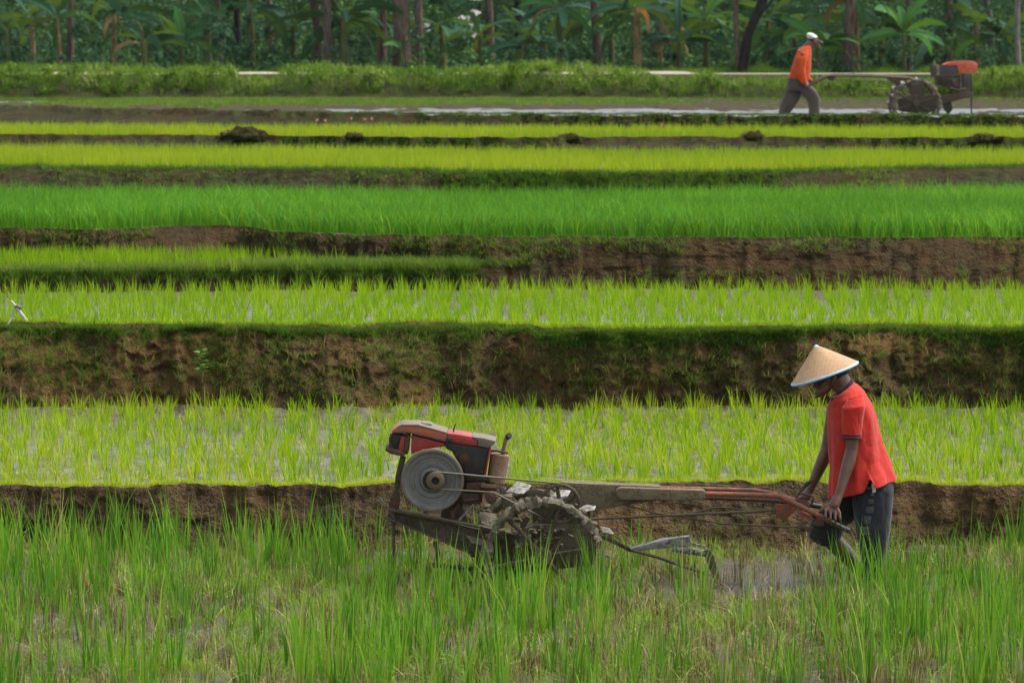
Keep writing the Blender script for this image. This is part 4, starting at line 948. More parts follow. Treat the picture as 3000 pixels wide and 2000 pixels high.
M['grip'] = plain('black_rubber_grip', (0.03, 0.028, 0.026), 0.6)

c1 = lambda u, v: (1100 + u * .3507, 1200 + v * .3507)
c2 = lambda u, v: (1700 + u * .3189, 1350 + v * .3189)

def cage_wheel(parent, c, R, width, nlug, ph, lugL, lugW, sgn, rim=0.014, spk=6):
    """iron paddy wheel: one mud caked rim, hub, spokes and flat lugs standing out of the rim"""
    wl = empty('cage_wheel', c, None, None); wl.parent = parent; p = parent; L = Vector(c)
    while p: L = L - Vector(p.location); p = p.parent
    wl.location = L
    n = 64; ring = [Vector((c.x + R * math.cos(2 * PI * k / n), c.y + random.gauss(0, .002), c.z + R * math.sin(2 * PI * k / n))) for k in range(n + 1)]
    pm = PM().tube(ring, [rim * random.uniform(0.8, 1.9) for _ in ring], 8)
    pm.build('rim', M['mud_cake'], wl, True, 0, 0.017, 34)
    ps = PM()
    for k in range(spk):
        a = ph + 2 * PI * k / spk; e = Vector((math.cos(a), 0, math.sin(a)))
        ps.tube([c + e * 0.04 + Vector((0, .06, 0)), c + e * R * 0.55 + Vector((0, .03, 0)), c + e * R], [0.014, 0.012, 0.015], 6)
    ps.build('spokes', M['frame_mud'], wl, True, 0, 0.006, 25)
    PM().add(*lathe_y(c, [(0.001, -0.03), (0.05, -0.03), (0.055, 0.0), (0.055, 0.1), (0.001, 0.1)], 20)).build('hub', M['frame_mud'], wl)
    for k in range(nlug):
        a = ph * 0.7 + 2 * PI * k / nlug; e = Vector((math.cos(a), 0, math.sin(a))); tg = Vector((math.sin(a), 0, -math.cos(a))) * sgn
        d = (e * 0.62 + tg * 0.78).normalized(); nn = d.cross(Vector((0, 1, 0))).normalized()
        s0 = c + e * (R - 0.02); m_ = s0 + d * lugL * 0.5 + Vector((0, width * 0.3, 0))
        sv = Vector((0, 0.8, 0.42)); sv = (sv - d * sv.dot(d)).normalized(); tv = d.cross(sv).normalized()
        PM().add(*boxv(m_, d * lugL * 0.5, sv * lugW * 0.5 + d * 0.02, tv * 0.006)).build('lug', M['lug_metal'], wl, True, 0, 0.004, 30, 3)
    # clinging clods
    bm = bmesh.new()
    for k in range(90):
        a = random.uniform(0, 2 * PI); rr = R + random.gauss(0.005, 0.018); q = c + Vector((rr * math.cos(a), random.gauss(0.02, 0.03), rr * math.sin(a)))
        bmesh.ops.create_icosphere(bm, subdivisions=2, radius=random.uniform(0.008, 0.026), matrix=Matrix.Translation(q) @ Matrix.Diagonal((random.uniform(.7, 1.5), 1, random.uniform(.6, 1.3), 1)))
    for v in bm.verts: v.co += mnoise.noise_vector(v.co * 40) * 0.008
    me = bpy.data.meshes.new('mud_clods'); bm.to_mesh(me); bm.free(); link('mud_clods', me, M['mud_cake'], wl, True)['kind'] = 'stuff'
    return wl

# ================================================================= NEAR WALKING TRACTOR
DN = 24.82
tr = empty('walking_tractor', Vector((Q(1600, 1700, 25.0).x, 25.0, 0)), 'red and rust brown walking tractor with grey flywheel, pushed through the nearest paddy', 'walking tractor')
S1 = lambda n, p, d0, d1, m, b=0.004, r=0.0, l=None: slab(n, p, d0, d1, M[m], tr, c1, b, r, l)
S2 = lambda n, p, d0, d1, m, b=0.004, r=0.0, l=None: slab(n, p, d0, d1, M[m], tr, c2, b, r, l)
T1 = lambda n, pts, r, m, d=DN, s=8, par=None, ro=0.0: PM().tube([Q(*c1(p[0], p[1]), (p[2] if len(p) > 2 else d)) for p in pts], r, s).build(n, M[m], par or tr, True, 0, ro, 30)
T2 = lambda n, pts, r, m, d=DN, s=8, par=None, ro=0.0: PM().tube([Q(*c2(p[0], p[1]), (p[2] if len(p) > 2 else d)) for p in pts], r, s).build(n, M[m], par or tr, True, 0, ro, 30)
eng = empty('engine', Q(*c1(500, 400), 25.0), None, None); eng.parent = tr; eng.location = eng.location - tr.location
E1 = lambda n, p, d0, d1, m, b=0.004, r=0.0: slab(n, p, d0, d1, M[m], eng, c1, b, r)
E1('hood', [(138,192),(138,174),(186,138),(215,124),(370,134),(480,160),(590,194),(600,264),(560,260),(430,224),(290,192)], 24.84, 25.16, 'paint_orange', 0.004)
E1('hood_top', [(186,138),(218,120),(360,121),(372,128),(480,154),(600,190),(600,196),(470,164),(350,138),(230,134)], 24.836, 25.164, 'hood_grey', 0.003, 0.002)
E1('hood_lip', [(136,184),(290,186),(430,220),(600,262),(600,272),(428,232),(288,198),(136,196)], 24.832, 24.85, 'rust', 0.002, 0.001)
E1('hood_front', [(602,196),(700,207),(800,225),(850,262),(858,304),(740,288),(640,272),(604,264)], 24.845, 25.15, 'paint_red', 0.006)
E1('hood_edge', [(805,224),(905,238),(1008,264),(978,298),(940,318),(860,304),(852,260)], 24.84, 25.16, 'hood_grey', 0.004, 0.002)
E1('side_panel', [(302,212),(430,240),(572,276),(582,308),(500,316),(400,330),(296,372)], 24.856, 25.14, 'paint_red', 0.004)
E1('hopper_post', [(252,204),(286,210),(272,372),(238,370)], 24.84, 25.15, 'rust', 0.004)
E1('front_panel', [(216,220),(250,222),(236,366),(190,360),(196,300)], 24.85, 25.15, 'paint_red', 0.004)
E1('radiator', [(138,194),(216,206),(204,362),(128,345),(112,300),(112,238),(134,230)], 24.87, 25.13, 'engine_black', 0.003, 0.002)
E1('bumper', [(82,322),(180,330),(250,372),(230,392),(120,366),(84,346)], 24.83, 25.17, 'rust', 0.004, 0.003)
T1('radiator_bar', [(132,200),(118,245),(126,300),(150,345)], 0.006, 'rust', 24.85, 6, eng)
E1('crankcase', [(578,262),(640,270),(950,322),(906,546),(820,532),(735,522),(690,440),(640,350),(585,322)], 24.86, 25.14, 'engine_black', 0.006)
E1('cover_frame', [(952,318),(966,322),(922,550),(908,548)], 24.85, 25.14, 'paint_red', 0.002)
V_, F_ = lathe_y(Q(*c1(740, 402), 24.86), [(0.001, -0.02), (0.013, -0.02), (0.014, -0.012), (0.032, -0.012), (0.034, 0.0)], 28)
PM().add(V_, F_).build('inspection_cover', M['rust'], eng)
for (u, v) in ((700, 310), (912, 345), (890, 520), (760, 505), (660, 330), (300, 225), (262, 222), (256, 350)):
    PM().add(*lathe_y(Q(*c1(u, v), 24.852), [(0.001, -0.012), (0.005, -0.012), (0.006, 0.006)], 10)).build('bolt', M['rust'], eng)
E1('latch', [(588,232),(640,240),(632,262),(600,274),(585,258)], 24.83, 24.86, 'engine_black', 0.003)
# cap
c = Q(*c1(418, 134), 25.0)
pm = PM()
for (r, z0, z1_) in ((0.038, 0, 0.012), (0.048, 0.012, 0.02), (0.03, 0.02, 0.027)):
    pm.tube([c + Vector((0, 0, z0)), c + Vector((0, 0, z1_))], r, 24)
pm.build('fuel_cap', M['cap_metal'], eng)
T1('lever', [(648,200,25.0),(655,160,25.0),(668,118,25.0)], [0.004, 0.005, 0.0035], 'engine_black', 25.0, 6, eng)
# lower engine block, sump, brackets
E1('block', [(560,520),(735,520),(905,548),(1010,630),(1000,690),(900,700),(890,780),(720,800),(560,760)], 24.9, 25.12, 'rust', 0.006, 0.004)
for (poly, d0, m) in (([(760,610),(905,600),(930,640),(900,690),(760,680)], 24.86, 'rust'), ([(700,690),(860,700),(880,790),(730,800)], 24.875, 'frame_mud'), ([(740,540),(900,556),(960,600),(760,600)], 24.87, 'engine_black'), ([(560,800),(720,810),(760,880),(720,930),(540,900)], 24.93, 'frame_mud')):
    E1('casting', poly, d0, 25.1, m, 0.008, 0.006)
for (a, b, r) in (((650,860),(700,790),0.01), ((700,920),(820,790),0.008), ((880,640),(1010,650),0.02), ((740,760),(860,745),0.012), ((640,850),(640,900),0.012)):
    T1('bracket', [a, b], r, 'rust' if r > .009 else 'lug_metal', 24.86, 8, eng, 0.002)
# muffler
m0, m1 = Q(*c1(1004, 612), 24.93), Q(*c1(1040, 366), 24.93)
PM().tube([m0, m0.lerp(m1, 0.03), m0.lerp(m1, 0.97), m1], [0.05, 0.058, 0.06, 0.052], 28).build('muffler', M['muffler'], eng, True, 0, 0.002, 30)
T1('muffler_strap', [(948,345,24.9),(1010,342,24.88),(1105,362,24.9)], 0.008, 'rust', 24.9, 8, eng)
px_ = [Q(*c1(*q), 24.92) for q in ((1064, 370), (1078, 300), (1094, 235), (1112, 205))]
px_[-1] += Vector((0.004, -0.03, -0.004)); PM().tube(px_, [0.0135, 0.013, 0.0135, 0.017], 18, ).build('exhaust_pipe', M['muffler'], eng)
nrm = (px_[-1] - px_[-2]).normalized()
PM().tube([px_[-2].lerp(px_[-1], 0.45), px_[-1] + nrm * 0.004], [0.018, 0.0185], 20).build('exhaust_mouth', M['black'], eng)  # solid black end stands in for the shaded inside of the pipe
# flywheel
fc = Q(*c1(474, 590), 24.76); fw = empty('flywheel', fc, None, None); fw.parent = tr; fw.location = fw.location - tr.location
R = 0.196
PM().add(*lathe_y(fc, [(R - .006, .05), (R, .045), (R, .004), (R - .005, 0)], 72)).build('tyre_edge', M['rim_rust'], fw)
PM().add(*lathe_y(fc, [(R - .005, 0), (R - .018, 0), (R - .026, .008), (R - .03, .010), (R - .05, .010), (R - .054, .016), (.115, .018), (.11, .014), (.085, .014), (.08, .017), (.07, .006), (.06, .004)], 72)).build('disc', M['flywheel_steel'], fw)
PM().add(*lathe_y(fc, [(R - .02, .052), (.02, .052)], 72)).build('disc_back', M['flywheel_steel'], fw)
PM().tube([fc + Vector((0, 0.02, 0)), fc + Vector((0, 0.2, 0))], 0.03, 20).build('crankshaft', M['rust'], fw)
hc = Q(*c1(500, 594), 24.70)
PM().add(*lathe_y(hc, [(.028, .075), (.052, .07), (.055, .05), (.046, .036), (.055, .02), (.056, .004), (.05, 0), (.026, -.002), (.023, .004), (.022, .03), (.001, .032)], 48)).build('belt_pulley', M['rim_rust'], fw)
PM().add(*lathe_y(hc, [(.0215, .012), (.001, .014)], 24)).build('pulley_bore', M['black'], fw)  # black disc across the bore, its inner shade put into the colour
# driven pulley, idler, belts
pc = Q(*c1(1543, 788), 24.73); dp = empty('driven_pulley', pc, None, None); dp.parent = tr; dp.location = dp.location - tr.location
Rp = 0.127
PM().add(*lathe_y(pc, [(Rp - .02, .045), (Rp, .04), (Rp, .03), (Rp - .008, .022), (Rp, .012), (Rp, 0), (Rp - .006, -.003), (Rp - .02, 0), (Rp - .022, .02), (Rp - .02, .045)], 60)).build('rim', M['frame_mud'], dp)
ps = PM()
for k in range(5):
    a = 0.5 + 2 * PI * k / 5; e = Vector((math.cos(a), 0, math.sin(a))); ps.tube([pc + e * .02 + Vector((0, .02, 0)), pc + e * (Rp - .01) + Vector((0, .02, 0))], [.014, .01], 6)
ps.build('spokes', M['frame_mud'], dp); PM().add(*lathe_y(pc, [(.001, -.01), (.028, -.01), (.03, .1), (.001, .1)], 20)).build('hub', M['rust'], dp)
ic = Q(*c1(966, 738), 24.72)
PM().add(*lathe_y(ic, [(.001, 0), (.018, 0), (.02, .004), (.03, .004), (.036, .012), (.037, .09), (.001, .092)], 28)).build('idler_roller', M['rust'], tr)
for k in range(2):
    o = Vector((0, 0.012 + 0.022 * k, 0))
    h, p_ = hc + o, pc + o
    PM().tube([h + Vector((0.006, 0, .054)), p_ + Vector((-.003, 0, Rp))], 0.0055, 6).build('drive_belt', M['belt'], tr)
    PM().tube([h + Vector((0.004, 0, -.052)), ic + o + Vector((-.01, 0.0, .036))], 0.004, 6).build('drive_belt', M['belt'], tr)
    PM().tube([ic + o + Vector((.01, 0, .037)), p_ + Vector((-.05, 0, -Rp * .92))], 0.004, 6).build('drive_belt', M['belt'], tr)
# chassis
S1('front_strut', [(204,396),(256,398),(232,500),(206,640),(196,672),(160,664),(166,560)], 24.86, 24.92, 'frame_mud', 0.004, 0.004)
S1('front_bracket', [(160,664),(196,672),(206,745),(212,750),(192,832),(112,822),(118,744)], 24.85, 24.95, 'rust', 0.004, 0.003)
T1('front_hook', [(12,722),(40,735),(85,800),(100,850)], [0.007, 0.0065, 0.006, 0.006], 'lug_metal', 24.9)
S1('side_rail', [(120,840),(870,1000),(1000,1050),(940,1270),(700,1170),(540,1096),(90,912)], 24.86, 24.9, 'frame_mud', 0.003, 0.006)
S1('rail_flange', [(130,824),(870,974),(1225,1050),(1222,1064),(868,994),(128,846)], 24.8, 24.9, 'frame_mud', 0.002, 0.004)
S1('rail_flange', [(76,892),(560,1088),(800,1196),(796,1212),(556,1104),(76,908)], 24.8, 24.9, 'frame_mud', 0.002, 0.004)
S1('far_rail', [(120,840),(870,1000),(1000,1050),(940,1270),(700,1170),(540,1096),(90,912)], 25.12, 25.16, 'frame_mud', 0.003, 0.004)
T1('stand', [(150,860,24.84),(152,1050,24.84),(158,1350,24.84)], [0.0105, 0.01, 0.009], 'frame_mud', 24.84)
T1('stand_sleeve', [(148,840,24.84),(150,960,24.84)], 0.0145, 'frame_mud', 24.84)
S1('gear_case', [(870,985),(1110,1035),(1330,960),(1720,960),(1880,1100),(1900,1290),(1500,1330),(1200,1360),(900,1290),(860,1120)], 24.92, 25.12, 'frame_mud', 0.01, 0.01)
S1('gear_case', [(1310,820),(1480,740),(1700,640),(1790,700),(1800,960),(1320,980)], 24.96, 25.1, 'frame_mud', 0.01, 0.008)
T1('stay_rod', [(1090,1030,24.84),(1180,1130,24.84),(1272,1222,24.84)], 0.009, 'frame_mud', 24.84)
T1('stay_rod', [(1275,890,24.86),(1235,970,24.86),(1200,1050,24.86)], 0.018, 'frame_mud', 24.86, 10, None, 0.003)
T1('skid', [(470,1290,24.85),(760,1322,24.85),(980,1316,24.85),(1230,1298,24.85)], 0.011, 'frame_mud', 24.85, 8, None, 0.003)
T1('skid_post', [(500,1100,24.85),(520,1200,24.85),(500,1320,24.85)], 0.016, 'frame_mud', 24.85, 8, None, 0.003)
T1('skid_post', [(980,1260,24.85),(990,1400,24.85),(1050,1500,24.8)], 0.018, 'frame_mud', 24.85, 8, None, 0.003)
for (u, v, r) in ((1385, 990, 0.02), (1450, 1030, 0.014), (1330, 1040, 0.013), (1520, 1010, 0.016)):
    PM().add(*lathe_y(Q(*c1(u, v), 24.9), [(.001, -.012), (r * .5, -.012), (r * .55, 0), (r, .002), (r, .03)], 18)).build('bearing_cap', M['frame_mud'], tr)
random.seed(5)
cw = Q(*c1(1400, 1235), 24.66); nw_ = cage_wheel(tr, cw, 0.345, 0.2, 0, 1.25, 0.135, 0.15, 1, 0.021)
for poly, d0, sk, mt in (([(1090,690),(1180,616),(1305,640),(1240,698)], 24.9, .16, 'lug_metal'), ([(1285,655),(1405,672),(1385,722),(1268,716)], 24.95, .1, 'mud_cake'),
    ([(1425,756),(1530,684),(1634,690),(1604,738),(1500,768)], 24.7, .14, 'lug_metal'), ([(1692,832),(1760,802),(1842,812),(1830,838),(1740,852)], 24.66, .14, 'lug_metal'),
    ([(1046,716),(1160,728),(1176,800),(1058,806)], 24.85, .1, 'mud_cake'), ([(864,872),(1000,888),(1034,940),(960,976),(880,950)], 24.66, .14, 'mud_cake'),
    ([(745,1064),(850,1082),(952,1112),(930,1142),(800,1112)], 24.66, .14, 'mud_cake'), ([(1875,985),(1960,998),(1990,1034),(1900,1024)], 24.66, .12, 'lug_metal'),
    ([(1036,652),(1082,640),(1104,682),(1040,702)], 24.95, .06, 'lug_metal'), ([(1905,1170),(1990,1200),(2000,1240),(1910,1220)], 24.66, .12, 'mud_cake')):
    P0 = [Q(*c1(*p), d0) for p in poly]; n_ = len(P0); tv = Vector((0.01, sk, -0.008))
    # a bent iron plate: the outline's front edge is the visible face, leaning back into the wheel
    V_ = P0 + [p + Vector((0, 0.012, -0.006)) for p in P0]
    F_ = [tuple(range(n_)), tuple(range(2 * n_ - 1, n_ - 1, -1))] + [(i, (i + 1) % n_, n_ + (i + 1) % n_, n_ + i) for i in range(n_)]
    lean = [(v - P0[0]) for v in V_]
    zmin = min(v.z for v in V_); V_ = [v + Vector((0, (v.z - zmin) * 2.2 if sk > .1 else 0, 0)) for v in V_]
    PM().add(V_, F_).build('lug', M[mt], nw_, True, 0.003, 0.004, 30, 2)
cage_wheel(tr, cw + Vector((-0.06, 0.6, 0.0)), 0.345, 0.2, 0, 1.0, 0.135, 0.15, 1, 0.02)
PM().tube([cw + Vector((0, .05, 0)), cw + Vector((0, .66, 0))], 0.025, 12).build('axle', M['frame_mud'], tr)
# beam, handle mount, handles
S2('beam', [(-180,195),(0,205),(740,232),(742,356),(660,366),(440,402),(240,440),(100,462),(0,440),(-120,430)], 24.93, 25.06, 'beam_mud', 0.006, 0.004)
S2('handle_bracket', [(326,276),(350,250),(372,244),(1120,266),(1150,276),(1150,346),(1128,354),(372,358),(352,350),(326,300)], 24.86, 24.925, 'beam_mud', 0.006, 0.003)
T2('far_handle', [(700,250,25.2),(1100,258,25.2),(1600,270,25.2),(1740,294,25.2),(1900,340,25.25),(2010,372,25.3),(2085,396,25.3)], 0.0155, 'handle_red', 25.2, 12)
T2('lower_bar', [(700,330,25.08),(1300,340,25.08),(1800,366,25.08),(1940,392,25.06)], 0.014, 'rust', 25.08, 10)
T2('near_handle', [(1130,302,24.88),(1500,310,24.88),(1800,320,24.88),(1850,332,24.87),(1900,356,24.86),(2190,500,24.8),(2300,560,24.78)], [0.0175, 0.0172, 0.0172, 0.0175, 0.0172, 0.0165, 0.016], 'handle_red', 24.88, 14)
T2('grip', [(2290,554,24.78),(2340,580,24.775),(2470,640,24.77)], [0.0165, 0.0175, 0.0165], 'grip', 24.78, 12)
T2('grip', [(2075,392,25.3),(2150,408,25.31),(2220,420,25.32)], 0.0165, 'grip', 25.3, 12)
S2('gusset', [(1798,402),(1960,392),(2000,432),(1950,480),(1884,552),(1800,524)], 24.94, 24.952, 'handle_red', 0.002)
S2('gusset', [(1812,286),(1850,300),(2010,380),(1960,372),(1820,312)], 25.0, 25.01, 'paint_red', 0.002)
S2('clutch_plate', [(2018,456),(2042,464),(2118,502),(2114,536),(2030,504),(2014,484)], 24.83, 24.85, 'paint_red', 0.003)
S2('clutch_bracket', [(2172,520),(2236,528),(2238,596),(2170,600),(2160,560)], 24.775, 24.80, 'rust', 0.003)
T2('cross_bar', [(1950,380,24.86),(1955,378,25.25)], 0.012, 'handle_red', 25.0)
T2('clutch_lever', [(2092,432,25.12),(2120,400,25.1),(2142,336,25.08),(2120,318,25.08),(2000,290,25.1),(1990,285,25.12)], 0.008, 'rim_rust', 25.1)
T2('gear_lever', [(1975,345,25.05),(2010,300,25.05),(2055,240,25.05)], 0.005, 'rust', 25.05)
T2('gear_knob', [(2048,250,25.05),(2085,205,25.05),(2134,178,25.05)], [0.009, 0.013, 0.008], 'grip', 25.05)
T2('lamp_socket', [(2130,500,24.83),(2175,530,24.82)], 0.008, 'engine_black', 24.83)
T2('control_rod', [(100,532,24.84),(900,494,24.84),(1600,462,24.86),(1810,450,24.9)], 0.008, 'frame_mud', 24.84)
T2('control_cable', [(400,398,24.9),(560,440,24.86),(700,480,24.84),(1000,522,24.84),(1300,572,24.84),(1700,596,24.83),(2140,612,24.82)], 0.0055, 'frame_mud', 24.84, 6)
T2('control_cable', [(980,490,24.9),(1120,456,24.9),(1240,427,24.9),(1360,430,24.9),(1500,448,24.9)], 0.005, 'frame_mud', 24.9, 6)
T2('throttle_wire', [(-500,118,24.95),(0,165,24.97),(900,200,25.0),(1500,232,25.05),(1980,262,25.1)], 0.0016, 'wire', 25, 5)
# plough
pl_ = empty('plough', Q(*c2(900, 900), 24.9), None, None); pl_.parent = tr; pl_.location = pl_.location - tr.location
slab('mouldboard', [(458,806),(520,790),(760,722),(1005,690),(1022,752),(1016,766),(850,792),(650,812),(480,832)], 24.86, 24.95, M['lug_metal'], pl_, c2, 0.004, 0.006, None, 1)
T2('plough_tube', [(850,800,24.88),(1010,822,24.88),(1172,850,24.88)], 0.0225, 'lug_metal', 24.88, 14, pl_, 0.003)
slab('plough_shank', [(1146,824),(1192,808),(1228,880),(1262,1000),(1330,1190),(1270,1200),(1196,1010),(1150,890)], 24.85, 24.9, M['frame_mud'], pl_, c2, 0.004, 0.006)
T2('plough_rod', [(470,818,24.83),(700,880,24.83),(960,970,24.83),(1215,1056,24.83)], 0.0095, 'frame_mud', 24.83, 8, pl_)
T2('plough_rod', [(1000,752,24.92),(1150,782,24.92)], 0.008, 'lug_metal', 24.92, 8, pl_)
T2('drawbar', [(60,640,24.95),(250,710,24.95),(470,820,24.95)], 0.014, 'frame_mud', 24.95, 8, pl_, 0.003)
# wet clods thrown over the machine
bm = bmesh.new(); random.seed(9)
for k in range(70):
    u, v = random.gauss(1280, 230), random.gauss(1040, 120)
    q = Q(*c1(u, v), random.uniform(24.8, 24.93)); bmesh.ops.create_icosphere(bm, subdivisions=2, radius=random.uniform(0.005, 0.014), matrix=Matrix.Translation(q) @ Matrix.Diagonal((random.uniform(.8, 2.2), 1, random.uniform(.5, 1.2), 1)))
for v in bm.verts: v.co += mnoise.noise_vector(v.co * 60) * 0.012
me = bpy.data.meshes.new('mud_clods'); bm.to_mesh(me); bm.free(); link('mud_clods', me, M['mud_cake'], tr, True)['kind'] = 'stuff'

# ================================================================= PEOPLE
def ring_rows(rows, n=28, power=2.0):
    """rows: (front point, back point, half depth, depth centre) -> loft; points are world vectors"""
    V_ = []; F_ = []
    for (a, b, dep, yc) in rows:
        c_ = (a + b) / 2; h = (b - a) / 2; c_ = Vector((c_.x, yc, c_.z)); h = Vector((h.x, 0, h.z))
        for k in range(n):
            t = 2 * PI * k / n; cs, sn = math.cos(t), math.sin(t)
            cx_ = math.copysign(abs(cs) ** (2 / power), cs); sy_ = math.copysign(abs(sn) ** (2 / power), sn)
            V_.append(c_ + h * cx_ + Vector((0, dep * sy_, 0)))
    for i in range(len(rows) - 1):
        for k in range(n): F_.append((i * n + k, i * n + (k + 1) % n, (i + 1) * n + (k + 1) % n, (i + 1) * n + k))
    return V_, F_
def caps(V_, F_, n):
    m = len(V_) // n; F_ = list(F_); F_.append(tuple(range(n))); F_.append(tuple(range((m - 1) * n, m * n))[::-1]); return V_, F_
def fuse(pm, voxel, it=6, name='body'):
    me = bpy.data.meshes.new(name + '_raw'); me.from_pydata(pm.V, [], pm.Fc); me.update()
    bm = bmesh.new(); bm.from_mesh(me); bmesh.ops.recalc_face_normals(bm, faces=bm.faces); bm.to_mesh(me); bm.free()
    ob = bpy.data.objects.new('raw', me); COL.objects.link(ob)
    r = ob.modifiers.new('r', 'REMESH'); r.mode = 'VOXEL'; r.voxel_size = voxel
    s = ob.modifiers.new('s', 'SMOOTH'); s.factor = 0.5; s.iterations = it
    dg = bpy.context.evaluated_depsgraph_get(); dg.update(); out = bpy.data.meshes.new_from_object(ob.evaluated_get(dg)); out.name = name
    bpy.data.objects.remove(ob); bpy.data.meshes.remove(me); return out
def ellip(c, ax, ay, az, n=16):
    V_ = []; F_ = []
    for i in range(n + 1):
        ph = PI * i / n
        for k in range(n): 
            th = 2 * PI * k / n; V_.append(c + ax * (math.sin(ph) * math.cos(th)) + ay * (math.sin(ph) * math.sin(th)) + az * math.cos(ph))
    for i in range(n):
        for k in range(n): F_.append((i * n + k, i * n + (k + 1) % n, (i + 1) * n + (k + 1) % n, (i + 1) * n + k))
    return V_, F_
def head_geo(pm, c, up_, fw, s=1.0):
    """skull, jaw, brow, nose, lips, chin and ears from centre, crown direction and facing direction"""
    Y = up_.cross(fw).normalized()
    pm.add(*ellip(c + up_ * .018 * s - fw * .008 * s, fw * .094 * s, Y * .074 * s, up_ * .1 * s))
    pm.add(*ellip(c - up_ * .055 * s + fw * .03 * s, fw * .062 * s, Y * .056 * s, up_ * .062 * s))
    pm.add(*ellip(c - up_ * .1 * s + fw * .062 * s, fw * .022 * s, Y * .026 * s, up_ * .018 * s))          # chin
    pm.add(*ellip(c + up_ * .022 * s + fw * .078 * s, fw * .016 * s, Y * .05 * s, up_ * .012 * s))          # brow
    pm.add(*ellip(c - up_ * .022 * s + fw * .098 * s, fw * .024 * s, Y * .015 * s, up_ * .016 * s))         # nose tip
    pm.tube([c + up_ * .02 * s + fw * .082 * s, c - up_ * .022 * s + fw * .104 * s], [.009 * s, .013 * s], 10)
    for d in (.056, .072): pm.add(*ellip(c - up_ * d * s + fw * .084 * s, fw * .013 * s, Y * .024 * s, up_ * .008 * s, 10))
    for sg in (-1, 1):
        pm.add(*ellip(c - up_ * .012 * s + Y * .073 * s * sg - fw * .008 * s, fw * .018 * s, Y * .01 * s, up_ * .031 * s, 12))
        pm.add(*ellip(c - up_ * .03 * s + Y * .045 * s * sg + fw * .056 * s, fw * .02 * s, Y * .02 * s, up_ * .024 * s, 10))
def skinm(name, a, b, mudz=None):
    t = NT(name); n = t.noise(14, 4); k = t.noise(160, 4); v = t.noise(30, 5, 0.7)
    c = t.mix(t.ramp(n, [(0.35, (0,) * 3), (0.65, (1,) * 3)]), a, b)
    c = t.mix(t.ramp(v, [(0.56, (0,) * 3), (0.7, (0.45,) * 3)]), c, (0.14, 0.085, 0.055))
    if mudz is not None:
        g = t.new('ShaderNodeNewGeometry'); sp = t.new('ShaderNodeSeparateXYZ'); t.L(g.outputs['Position'], sp.inputs[0])
        mr = t.new('ShaderNodeMapRange'); t.L(sp.outputs[2], mr.inputs[0]); mr.inputs[1].default_value = mudz[0]; mr.inputs[2].default_value = mudz[1]; mr.inputs[3].default_value = 1; mr.inputs[4].default_value = 0
        c = t.mix(t.math('MULTIPLY', mr.outputs[0], t.ramp(v, [(0.35, (0.4,) * 3), (0.6, (1,) * 3)]), True), c, (0.026, 0.019, 0.012))
    return t.bsdf(c, 0.42, 0, t.bump(k, 0.25, 0.003), 0.5, {'Subsurface Weight': 0.05})
M['skin'] = skinm('dark_skin', (0.085, 0.034, 0.018), (0.125, 0.056, 0.03), (0.1, 0.5))
M['skin_far'] = skinm('brown_skin', (0.14, 0.055, 0.035), (0.18, 0.075, 0.05))
M['hair'] = plain('black_hair', (0.012, 0.01, 0.01), 0.6, 0, 0.3, 90)
M['shirt_red'] = cloth('red_pique', (0.48, 0.03, 0.017), (0.4, 0.02, 0.013), 500, 10, 0.85, (0.22, 0.035, 0.028))
M['collar'] = cloth('dark_maroon_knit', (0.035, 0.012, 0.016), (0.02, 0.01, 0.012))
M['trouser'] = cloth('dark_blue_grey_cotton', (0.018, 0.024, 0.034), (0.012, 0.016, 0.022), 500, 12, 0.8, None, (0.1, 0.7, (0.04, 0.035, 0.028)))
M['trouser_dark'] = cloth('black_cotton', (0.008, 0.011, 0.016), (0.006, 0.007, 0.011), 500, 12, 0.7, None, (0.3, 0.62, (0.025, 0.021, 0.016)))  # darker cotton tone for the far, rolled-up leg
M['patch'] = plain('faded_print', (0.05, 0.05, 0.045), 0.8, 0, 0.25, 60)
M['white_print'] = plain('white_print', (0.4, 0.4, 0.38), 0.7, 0, 0.1)
def hat_weave(name):
    t = NT(name)
    w1 = t.new('ShaderNodeTexWave', wave_type='BANDS', bands_direction='Z'); w1.inputs['Scale'].default_value = 42; w1.inputs['Distortion'].default_value = 1.5; t.L(t.coord(), w1.inputs['Vector'])
    w2 = t.new('ShaderNodeTexWave', wave_type='BANDS', bands_direction='X'); w2.inputs['Scale'].default_value = 38; w2.inputs['Distortion'].default_value = 1.5; t.L(t.coord(), w2.inputs['Vector'])
    h = t.math('MULTIPLY', w1.outputs['Fac'], w2.outputs['Fac']); n = t.noise(25, 5)
    c = t.mix(t.ramp(t.math('ADD', t.math('MULTIPLY', h, 0.5), t.math('MULTIPLY', n, 0.6)), [(0.25, (0,) * 3), (0.75, (1,) * 3)]), (0.32, 0.19, 0.095), (0.48, 0.32, 0.18))
    return t.bsdf(c, 0.75, 0, t.bump(h, 0.4, 0.004), 0.3)
M['bamboo'] = hat_weave('woven_bamboo')
M['blue_trim'] = plain('pale_blue_trim', (0.3, 0.52, 0.68), 0.6, 0, 0.08)

c3 = lambda u, v: (2250 + u * .4592, 980 + v * .4592)
W3 = lambda u, v, D=25.1: Q(*c3(u, v), D)
DM, DA, DB = 25.06, 24.88, 25.26           # body, near arm, far arm
man = empty('person', Vector((W3(620, 1500).x, DM, 0)), 'man in a red polo shirt and pointed bamboo hat, bent over the near tractor handles', 'person')
pm = PM()
def row(u0, v0, u1, v1, dep, yc=DM): return (W3(u0, v0, yc), W3(u1, v1, yc), dep, yc)
